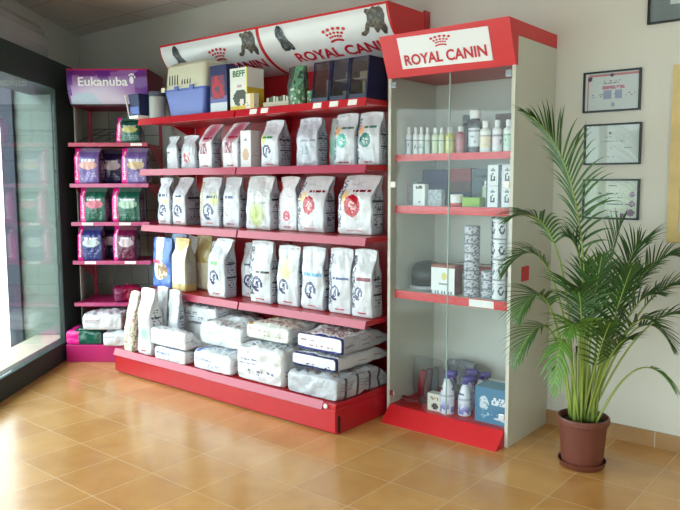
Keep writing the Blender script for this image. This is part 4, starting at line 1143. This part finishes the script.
# ------------------------------------------------------------------ corner unit (magenta shelving), built square to the shop window
EC = P(-1.715, 5.5)
eu = thing('corner_shelving_unit', 'magenta corner shelving unit with a purple header beside the shop window', 'shelving', (EC.x, EC.y, 0), YAW)
def eb(a0, b0, z0, a1, b1, z1, name, m, parent=None, bevel=0.0):
    return MB().box(a0 + 1.715, b0 - 5.5, z0, a1 + 1.715, b1 - 5.5, z1).build(name, m, parent or eu, bevel)
E0, E1 = -2.0, -1.42
eb(-2.03, 5.175, 0, -1.55, 5.76, .13, 'base_box', M_mag, None, .004)
for a in (E0, E1 - .022):
    eb(a, 5.735, .1305, a + .022, 5.765, 1.90, 'upright', M_magred, None, .002)
b = MB()
for k in range(3):
    x = E0 + .16 + k * .14 + 1.715; b.box(x - .0022, .247, .14, x + .0022, .252, 1.88)
for k in range(8):
    z = .30 + k * .2; b.box(E0 + .023 + 1.715, .2525, z - .0018, E1 - .023 + 1.715, .257, z + .0018)
b.build('wire_back_grid', M_wire, eu)
for i, z in enumerate((1.612, 1.312, 1.027, .737, .420)):
    top = (i < 2)
    s = eb(E0, 5.306, z - .016, E1, 5.733, z, 'shelf', M_magred if top else M_mag, None, .002)
    eb(E0 - .002, 5.298, z - .022, E1 + .002, 5.3055, z + .006, 'price_rail', M_magrail if i else M_magred, s)
    for a in (E0 + .004, E1 - .008):
        bb = MB(); bb.prism_x([(5.36 - 5.5, z - .017), (5.73 - 5.5, z - .017), (5.73 - 5.5, z - .16), (5.66 - 5.5, z - .15)], a + 1.715, a + 1.715 + .004)
        bb.build('bracket', M_magred, s)
    for a in {0: (-1.50,), 1: (), 2: (-1.88, -1.60), 3: (-1.87, -1.57), 4: ()}[i]:
        eb(a - .042, 5.2955, z - .018, a + .042, 5.2978, z + .002, 'price_tag', M_tag, s)
b = MB()
for a, bb, cc in ((-1.95, 5.34, 5.66), (-1.86, 5.34, 5.66), (-1.77, 5.36, 5.7)):
    b.tube([(a + 1.715, bb - 5.5, 1.625), (a + .13 + 1.715, cc - 5.5, 1.745)], .003, 6)
b.tube([(E0 + .03 + 1.715, 5.70 - 5.5, 1.745), (E1 - .2 + 1.715, 5.70 - 5.5, 1.745)], .003, 6)
b.build('wire_divider', M_wire, eu)
# header
hprof = [(-.21, 2.145), (-.25, 2.14), (-.255, 2.09), (-.245, 2.01), (-.21, 1.92), (-.175, 1.885), (.22, 1.885), (.22, 2.145)]
hdE = MB().prism_x(hprof, -1.975 + 1.715, -1.392 + 1.715).build('header_box', mat('deep_red_side', (120, 20, 56), .4), eu)
def eface(u, v, off=.002):
    pr = [(-.25, 2.143), (-.2565, 2.09), (-.2465, 2.01), (-.2115, 1.918), (-.179, 1.885)]
    t = (1 - v) * 4; k = min(3, int(t)); f = t - k
    y = pr[k][0] + (pr[k+1][0] - pr[k][0]) * f; z = pr[k][1] + (pr[k+1][1] - pr[k][1]) * f
    return Vector((-1.973 + .579 * u + 1.715, y - off, z))
nu, nv = 44, 20
vs = [eface(i / nu, j / nv) for j in range(nv + 1) for i in range(nu + 1)]
fs, cs = [], []
for j in range(nv):
    for i in range(nu):
        a = j * (nu + 1) + i; fs.append((a, a + 1, a + nu + 2, a + nu + 1))
        u, v = (i + .5) / nu, (j + .5) / nv
        c = mix((146, 96, 166), (196, 186, 210), sm(.62 - v + .25 * math.sin(u * 4.2), 0, .5))
        if v > .86 - .1 * math.sin(u * 6): c = (116, 44, 132)
        if u < .10 - .1 * (1 - v): c = (92, 34, 130)
        if ell(u, v, .46, .92, .09, .3) < 1 or ell(u, v, .93, .62, .1, .36) < 1: c = (104, 36, 136)
        if v < .42 and ell(u, v, .2, .1, .2, .34) < 1: c = mix(c, (150, 186, 200), .6)
        if v < .10: c = (44, 24, 46)
        if v > .965: c = (206, 30, 100)
        cs.append(c)
painted('sign_face', vs, fs, cs, print_mat('header_print', .3, coat=.3), hdE)
lettering('Eukanuba', M_ink, hdE, lambda u, v: eface(.14 + .62 * u, .54 + .19 * v, .005), .02, cuts=6)
bm = bmesh.new()
for cx_, cy_, rx, ry in ((.81, .66, .026, .085), (.785, .78, .010, .035), (.808, .81, .011, .04), (.832, .80, .011, .04), (.852, .73, .009, .03)):
    bm.faces.new([bm.verts.new(eface(cx_ + rx * math.cos(2*PI*i/12), cy_ + ry * math.sin(2*PI*i/12), .005)) for i in range(12)])
me = bpy.data.meshes.new('paw_mark'); bm.to_mesh(me); bm.free(); link('paw_mark', me, M_ink, hdE)

def ek_paint(main, edge=(232, 36, 146), lab=None, side=(70, 60, 84), seed=0, win=(206, 196, 206)):
    def f(s, u, v):
        if s == 'f':
            if u < .2: return edge
            c = main
            if ell(u, v, .58, .52, .34, .12) < 1: c = lab or win
            if .62 < v < .72 and dashes(u, v, .3, .85, .62, .72, 1, seed, .7): c = (214, 206, 220)
            if dashes(u, v, .25, .9, .12, .34, 3, seed + 2, .34): c = mix(main, (220, 220, 220), .5)
            if v > .88: c = mix(main, (200, 190, 180), .35)
            return c
        if s == 'l' or (s == 'base' and u < .34): return edge
        if s in ('r', 'b'): return side if not dashes(u, v, .2, .8, .2, .8, 6, seed, .4) else mix(side, (190, 186, 196), .5)
        return main
    return f
GE = 'dog food bags on the magenta corner unit'
def ebag(label, a0, a1, bf, d, z, h, paint, seed, **kw):
    q = P((a0 + a1) / 2, bf + d / 2, z)
    kw.setdefault('letters', [('Eukanuba', M_ink, .15, .12, .9, .10, True)])
    return bag(label, q.x, q.y, q.z, a1 - a0, d, h, paint, seed, group=GE, rotz=YAW, cat='dog food bag', name='dog_food_bag', t0=.7, t1=.98, puff=.014, **kw)
gre, pur, blu, mrn = (22, 88, 72), (116, 96, 160), (44, 56, 120), (96, 24, 60)
ebag('green bag with pink edge alone on the top shelf of the corner unit', -1.655, -1.475, 5.33, .12, 1.6145, .195, ek_paint(gre, lab=(196, 190, 120), seed=1), 101)
ebag('lilac bag with peach picture, left on the second shelf of the corner unit', -1.978, -1.785, 5.325, .12, 1.3145, .27, ek_paint(pur, lab=(214, 160, 150), seed=2), 102)
ebag('lilac bag with tan picture, right on the second shelf of the corner unit', -1.625, -1.43, 5.325, .12, 1.3145, .27, ek_paint(pur, lab=(206, 180, 140), seed=3), 103)
ebag('dark violet bag behind the left lilac bag on the second shelf', -1.86, -1.66, 5.50, .12, 1.3145, .265, ek_paint((52, 44, 92), edge=(90, 34, 90), seed=4), 104, letters=None)
ebag('green bag with pink band, left on the third shelf of the corner unit', -1.946, -1.745, 5.325, .12, 1.0295, .26, ek_paint(gre, lab=(206, 110, 130), seed=5), 105)
ebag('green bag with pale triangle label, right on the third shelf of the corner unit', -1.705, -1.49, 5.325, .13, 1.0295, .26, ek_paint(gre, lab=(160, 190, 170), seed=6), 106)
ebag('royal blue bag with pink edge, left on the fourth shelf of the corner unit', -1.975, -1.785, 5.325, .12, .7395, .262, ek_paint(blu, lab=(190, 200, 206), seed=7), 107)
ebag('dark navy bag behind, between the blue and maroon bags of the fourth shelf', -1.87, -1.68, 5.50, .12, .7395, .255, ek_paint((34, 36, 66), edge=(50, 40, 80), seed=8), 108, letters=None)
ebag('maroon bag with pale band, right on the fourth shelf of the corner unit', -1.705, -1.53, 5.325, .12, .7395, .262, ek_paint(mrn, lab=(196, 176, 184), seed=9), 109)
q = P(-1.61, 5.35, .4225)
bag('maroon bag lying on the fifth shelf of the corner unit', q.x, q.y, q.z, .20, .11, .26, ek_paint((150, 20, 64), edge=(120, 16, 70), lab=(206, 120, 150), seed=10), 110, group=GE, rotz=YAW + .35, cat='dog food bag', name='dog_food_bag', lie=True, t0=.4, t1=.97)
q = P(-1.90, 5.185, .1315)
bag('green bag with a broad pink side lying on the base of the corner unit', q.x, q.y, q.z, .265, .10, .46, ek_paint(gre, lab=(40, 110, 96), seed=11), 111, group=GE, rotz=YAW, cat='dog food bag', name='dog_food_bag', lie=True, t0=.5, t1=.97, puff=.005, letters=[('Eukanuba', M_ink, .3, .06, .8, .05, False)])
for lb, aa, bb, z, ww, dd, sd in (('white bag lying lower, right of the green bag on the corner unit base', -1.645, 5.13, .1315, .19, .10, 52), ('white bag lying on top of the green bag at the corner unit base', -1.745, 5.14, .250, .29, .110, 53)):
    q = P(aa, bb, z)
    bag(lb, q.x, q.y, q.z, ww, dd, .42, lp((212, 215, 219), marks=(190, 160, 186), seed=sd, dens=.3, endp=True), sd, group='white bags lying at the corner unit', rotz=YAW, lie=True, puff=.005, wr=.010)

# ------------------------------------------------------------------ frames on the wall
def cert(label, x0, x1, z0_, z1_, paint, mattone=None, glazed=True):
    cx, cz = (x0 + x1) / 2, (z0_ + z1_) / 2; w, h = x1 - x0, z1_ - z0_
    g = thing('framed_certificate' if w < .4 else 'framed_picture', label, 'certificate' if w < .4 else 'picture', (cx, RW, cz), group=None)
    t = .009
    b = MB()
    for q in ((-w/2, -h/2, w/2, -h/2 + t), (-w/2, h/2 - t, w/2, h/2), (-w/2, -h/2 + t, -w/2 + t, h/2 - t), (w/2 - t, -h/2 + t, w/2, h/2 - t)):
        b.box(q[0], -.018, q[1], q[2], -.001, q[3])
    b.build('frame', M_black, g)
    nx, nz = 46, 34
    vs = [Vector((-w/2 + t + (w - 2*t) * i / nx, -.008, -h/2 + t + (h - 2*t) * j / nz)) for j in range(nz + 1) for i in range(nx + 1)]
    fs, cs = [], []
    for j in range(nz):
        for i in range(nx):
            a = j * (nx + 1) + i; fs.append((a, a + 1, a + nx + 2, a + nx + 1)); cs.append(paint((i + .5) / nx, (j + .5) / nz))
    painted('paper', vs, fs, cs, M_card, g, False)
    MB().box(-w/2 + t, -.013, -h/2 + t, w/2 - t, -.011, h/2 - t).build('glazing', M_cabglass, g)
def c1(u, v):
    c = (214, 218, 216)
    if (v > .90 and v < .96 and u > .06) or (.04 < u < .075 and v < .94): c = (206, 130, 136)
    if ell(u, v, .5, .93, .035, .05) < 1 or ell(u, v, .09, .86, .04, .06) < 1: c = (70, 76, 100)
    if dashes(u, v, .34, .66, .70, .82, 2, 1, .6): c = (130, 126, 140)
    if .55 < v < .64 and .32 < u < .74 and noise.noise(Vector((u*20, v*8, 1))) > -.2: c = (196, 130, 150)
    if .30 < v < .54 and (.34 < u < .5 or .56 < u < .7): c = (160, 164, 196)
    if dashes(u, v, .12, .94, .36, .46, 2, 5, .45): c = (150, 158, 176)
    if ell(u, v, .53, .14, .04, .06) < 1: c = (160, 172, 186)
    return c
def c2(u, v):
    c = (212, 220, 216)
    if ell(u, v, .46, .80, .025, .03) < 1: c = (70, 84, 90)
    for v0, a, b_ in ((.68, .34, .6), (.56, .28, .7), (.38, .12, .86), (.28, .3, .7), (.16, .4, .55)):
        if dashes(u, v, a, b_, v0, v0 + .05, 1, v0 * 9, .55): c = (160, 172, 172)
    return c
def c3(u, v):
    c = (214, 222, 204)
    for v0, a, b_ in ((.84, .42, .6), (.66, .26, .68), (.52, .34, .72), (.36, .3, .85), (.16, .5, .66)):
        if dashes(u, v, a, b_, v0, v0 + .055, 1, v0 * 7, .6): c = (110, 120, 112)
    for cx_, cy_, r in ((.9, .63, .05), (.9, .38, .055), (.88, .14, .07), (.74, .06, .05), (.07, .12, .06)):
        if ell(u, v, cx_, cy_, r, r * 1.4) < 1: c = (140, 108, 136)
    return c
cert('black framed certificate with red border lines, highest of the three stacked on the wall', -1.382, -1.099, 1.672, 1.874, c1)
cert('black framed plain white certificate, middle of the three stacked on the wall', -1.369, -1.087, 1.408, 1.613, c2)
cert('black framed greenish certificate with purple rosettes, lowest of three on the wall', -1.367, -1.086, 1.133, 1.336, c3)
cert('large black framed picture with grey mount, cut by the top right corner of the photo', -1.081, -.60, 2.072, 2.44, lambda u, v: (206, 214, 212) if .2 < u < .8 and .22 < v < .78 else (120, 128, 130))
nb_ = thing('wooden_notice_board', 'pale wooden framed board on the wall at the right edge of the photo', 'notice board', (-.62, RW, 1.45))
b = MB()
for q in ((-.33, -.42, .33, -.37), (-.33, .37, .33, .42), (-.33, -.37, -.28, .37), (.28, -.37, .33, .37)): b.box(q[0], -.022, q[1], q[2], -.001, q[3])
b.build('frame', M_wood, nb_)
MB().box(-.28, -.012, -.37, .28, -.001, .37).build('board', mat('pale_felt', (206, 204, 196), .8), nb_)

# ------------------------------------------------------------------ potted palm
pp = thing('potted_palm', 'tall green palm in a brown plastic pot between the glass cabinet and the wall', 'potted plant', (-1.166, 3.214, 0))
M_pot = mat('brown_plastic_pot', (104, 54, 42), .42, var=.05)
b = MB(); b.lathe([(.090, .012), (.093, .018), (.108, .205), (.116, .206), (.119, .212), (.119, .232), (.116, .238), (.108, .238), (.104, .21), (.08, .20)], seg=40)
b.build('pot', M_pot, pp)
b = MB(); b.lathe([(.088, 0), (.098, .002), (.108, .026), (.110, .032), (.106, .032), (.094, .0115), (.0, .0115)], seg=40); b.build('saucer', M_pot, pp)
b = MB(); b.lathe([(.0795, .201), (.1035, .2105), (.06, .216), (0, .218)], seg=30); b.build('soil', mat('dark_soil', (44, 34, 28), .9, var=.3, vscale=60, bump=.6, bscale=90), pp)
def leaf_mat(name, c1, c2):
    m, n, l, p = new_mat(name)
    tc = n.new('ShaderNodeTexCoord'); t = n.new('ShaderNodeTexNoise'); t.inputs['Scale'].default_value = 7
    l.new(tc.outputs['Object'], t.inputs['Vector'])
    r = n.new('ShaderNodeMix'); r.data_type = 'RGBA'; r.inputs[6].default_value = lin(c1); r.inputs[7].default_value = lin(c2)
    l.new(t.outputs['Fac'], r.inputs[0]); l.new(r.outputs[2], p.inputs['Base Color'])
    p.inputs['Roughness'].default_value = .4
    return m
M_leaf = leaf_mat('palm_leaf', (30, 66, 26), (66, 108, 44))
M_leaf2 = leaf_mat('young_palm_leaf', (64, 112, 36), (110, 156, 64))
M_stalk = leaf_mat('palm_stalk', (120, 146, 60), (164, 178, 92))
cam_r, cam_b = A, B
def frond(root, ctrl, tip, nl, ll, width=.0105, depth=0.0, mtl=None, start=.35, droop=.5, twist=0.0, r0=.0065):
    """rachis root->ctrl->tip (local metres: right, away, up along the view), leaflets from start to the tip"""
    def W(v): return A * v[0] + B * v[1] + Vector((0, 0, v[2]))
    p0, p1, p2 = W(root), W(ctrl), W(tip)
    def bez(t): return p0 * (1-t)**2 + p1 * 2*t*(1-t) + p2 * t*t
    b = MB(); N = 16
    b.tube([bez(i / N) for i in range(N + 1)], r0, 6, .0015)
    st = b.build('stalk', M_stalk, pp, smooth=True)
    bm = bmesh.new()
    for k in range(nl):
        s = k / (nl - 1); t = start + (1 - start) * s * .985
        p = bez(t); d = (bez(min(1, t + .02)) - bez(t - .02)).normalized()
        up = Vector((0, 0, 1)); sd = d.cross(up)
        if sd.length < .05: sd = A.copy()
        sd.normalize(); nrm = sd.cross(d).normalized()
        L = ll * (math.sin(PI * (.16 + .80 * s)) ** .8) * random.uniform(.86, 1.08)
        for sg in (-1, 1):
            ang = math.radians(58 - 38 * s + random.uniform(-7, 7))
            dr = (d * math.cos(ang) + sd * sg * math.sin(ang) * math.cos(twist) + nrm * (.30 + sg * math.sin(twist)) * math.sin(ang)).normalized()
            wv = dr.cross(nrm).normalized()
            ns = 6; prev = None
            q = p.copy(); dd = dr.copy()
            for i in range(ns + 1):
                f = i / ns
                wd = width * (.35 + .65 * math.sin(PI * min(1, .12 + f * .9)) ** .7) * (1 - f ** 3) + .0006
                cur = (bm.verts.new(q + wv * wd / 2 - nrm * wd * .18), bm.verts.new(q + nrm * wd * .1), bm.verts.new(q - wv * wd / 2 - nrm * wd * .18))
                if prev:
                    bm.faces.new((prev[0], prev[1], cur[1], cur[0])); bm.faces.new((prev[1], prev[2], cur[2], cur[1]))
                prev = cur
                dd = (dd + Vector((0, 0, -1)) * droop * .22 * (f + .15)).normalized()
                q = q + dd * (L / ns)
    for v in bm.verts:      # blades bend along the wall and round the cabinet instead of entering them
        x, y = v.co.x - 1.166, v.co.y + 3.214
        if x < -1.525:
            if y > 3.16: v.co.y = 3.16 - 3.214 - .02 * random.random()
        elif y > 3.63: v.co.y = 3.63 - 3.214 - .03 * random.random()
    me = bpy.data.meshes.new('frond'); bm.to_mesh(me); bm.free()
    link('frond', me, mtl or M_leaf, pp, smooth=True)

S = 218.0
def px(u, v, dep=0.0): return ((u - 581) / S, dep, 1.32 - (v + 12 - 183) / S)
def FR(tip, ctrl, nl, ll, dep=0.0, base=None, **kw):
    bx0 = base if base is not None else random.uniform(-.05, .05)
    frond((bx0, random.uniform(-.04, .04), .215), px(*ctrl, dep * .5), px(*tip, dep), nl, ll, **kw)
FR((514, 108), (588, 158), 32, .31, -.10, -.02, start=.42, droop=.85, width=.013)
FR((492, 206), (560, 170), 22, .20, -.14, -.04, start=.55, droop=1.2)
FR((498, 262), (548, 180), 20, .20, .02, -.03, start=.52, droop=1.0)
FR((503, 300), (540, 225), 20, .20, -.16, -.05, start=.5, droop=.9)
FR((503, 348), (545, 250), 16, .17, -.12, -.05, start=.55, droop=.9)
FR((538, 372), (548, 255), 14, .14, -.20, -.03, start=.58, droop=1.1, mtl=M_leaf2)
FR((560, 225), (585, 230), 20, .20, .02, 0, start=.45, droop=.6)
FR((612, 212), (600, 240), 20, .20, .0, .02, start=.45, droop=.6)
FR((640, 232), (618, 230), 22, .21, .05, .03, start=.45, droop=.7)
FR((676, 246), (630, 225), 22, .22, .03, .03, start=.45, droop=.8)
FR((690, 285), (640, 225), 22, .22, -.10, .04, start=.45, droop=.9)
FR((684, 312), (640, 255), 20, .20, -.18, .04, start=.48, droop=.9)
FR((670, 340), (630, 262), 18, .16, .0, .04, start=.55, droop=1.0)
FR((664, 376), (632, 318), 14, .12, -.08, .05, start=.66, droop=1.0, mtl=M_leaf2)
FR((578, 240), (578, 290), 20, .19, -.2, .0, start=.42, droop=.6)
FR((604, 250), (598, 300), 20, .19, -.22, .01, start=.42, droop=.7)
FR((552, 270), (570, 260), 20, .20, -.22, -.02, start=.45, droop=.8)
FR((632, 275), (610, 270), 20, .20, -.22, .02, start=.45, droop=.8)
FR((590, 255), (590, 300), 20, .19, .14, .0, start=.42, droop=.6)
FR((625, 300), (606, 280), 16, .18, -.28, .02, start=.5, droop=.9)
FR((545, 310), (568, 275), 16, .18, -.26, -.02, start=.5, droop=.9, mtl=M_leaf2)
FR((652, 262), (620, 250), 20, .20, .15, .03, start=.45, droop=.7)
FR((585, 300), (584, 330), 14, .15, -.24, .0, start=.45, droop=.8)
FR((608, 318), (598, 320), 14, .14, -.2, .02, start=.5, droop=.9)
for k in range(7):
    x = -.05 + k * .017; y = random.uniform(-.045, .03)
    b = MB(); p0 = A * x + B * y + Vector((0, 0, .213)); p1 = A * (x * 1.3 + random.uniform(-.012, .012)) + B * y + Vector((0, 0, random.uniform(.48, .66)))
    b.tube([p0, (p0 + p1) / 2 + A * random.uniform(-.006, .006), p1], .0095, 8, .006); b.build('cane', M_stalk, pp, smooth=True)

# cabinet and its contents stand a little further right along the wall
for o in list(COL.objects):
    if o.parent is None and 'category' in o and -2.3 < o.location.x < -1.56 and 3.2 < o.location.y < 3.66:
        o.location.x += .013

# ------------------------------------------------------------------ light
w = bpy.data.worlds.new('daylight'); SC.world = w
w.use_nodes = True
bg = w.node_tree.nodes['Background']
bg.inputs['Color'].default_value = (0.845, 0.965, 0.995, 1)
bg.inputs['Strength'].default_value = 5.0
def portal(loc, rot, sx, sy):
    l = bpy.data.lights.new('daylight_portal', 'AREA'); l.shape = 'RECTANGLE'; l.size = sx; l.size_y = sy
    l.cycles.is_portal = True
    o = bpy.data.objects.new('daylight_portal', l); COL.objects.link(o)
    o.location = loc; o.rotation_euler = rot
c = P(-2.2, 1.3, 1.07)
portal(c, (PI/2, 0, YAW - PI/2), 7.7, 1.86)
portal((1.25, -3.53, 1.3), (PI/2, 0, 0), 2.6, 2.0)
portal((2.73, -.5, 1.52), (PI/2, 0, PI/2), 2.1, 1.36)

# ------------------------------------------------------------------ camera
F, PIT, ROL = 711.56, math.radians(5.793), math.radians(-.1217)
fw = Vector((-math.sin(YAW) * math.cos(PIT), math.cos(YAW) * math.cos(PIT), -math.sin(PIT)))
rt = Vector((math.cos(YAW), math.sin(YAW), 0)); up = rt.cross(fw)
r2 = rt * math.cos(ROL) + up * math.sin(ROL); u2 = -rt * math.sin(ROL) + up * math.cos(ROL)
cd = bpy.data.cameras.new('camera'); cam = bpy.data.objects.new('camera', cd); COL.objects.link(cam)
mw = Matrix((( r2.x, u2.x, -fw.x, 0), (r2.y, u2.y, -fw.y, 0), (r2.z, u2.z, -fw.z, 1.32), (0, 0, 0, 1)))
cam.matrix_world = mw
cd.sensor_width = 36; cd.lens = 36 * F / 680; cd.clip_start = .05
SC.camera = cam
SC.view_settings.view_transform = 'Standard'; SC.view_settings.look = 'None'
SC.view_settings.exposure = 0.76; SC.view_settings.gamma = 1.0; SC.view_settings.use_curve_mapping = False
SC.cycles.use_denoising = True
SC.cycles.max_bounces = 10; SC.cycles.diffuse_bounces = 5; SC.cycles.transparent_max_bounces = 16
SC.cycles.caustics_reflective = False; SC.cycles.caustics_refractive = False
SC.cycles.sample_clamp_indirect = 6.0
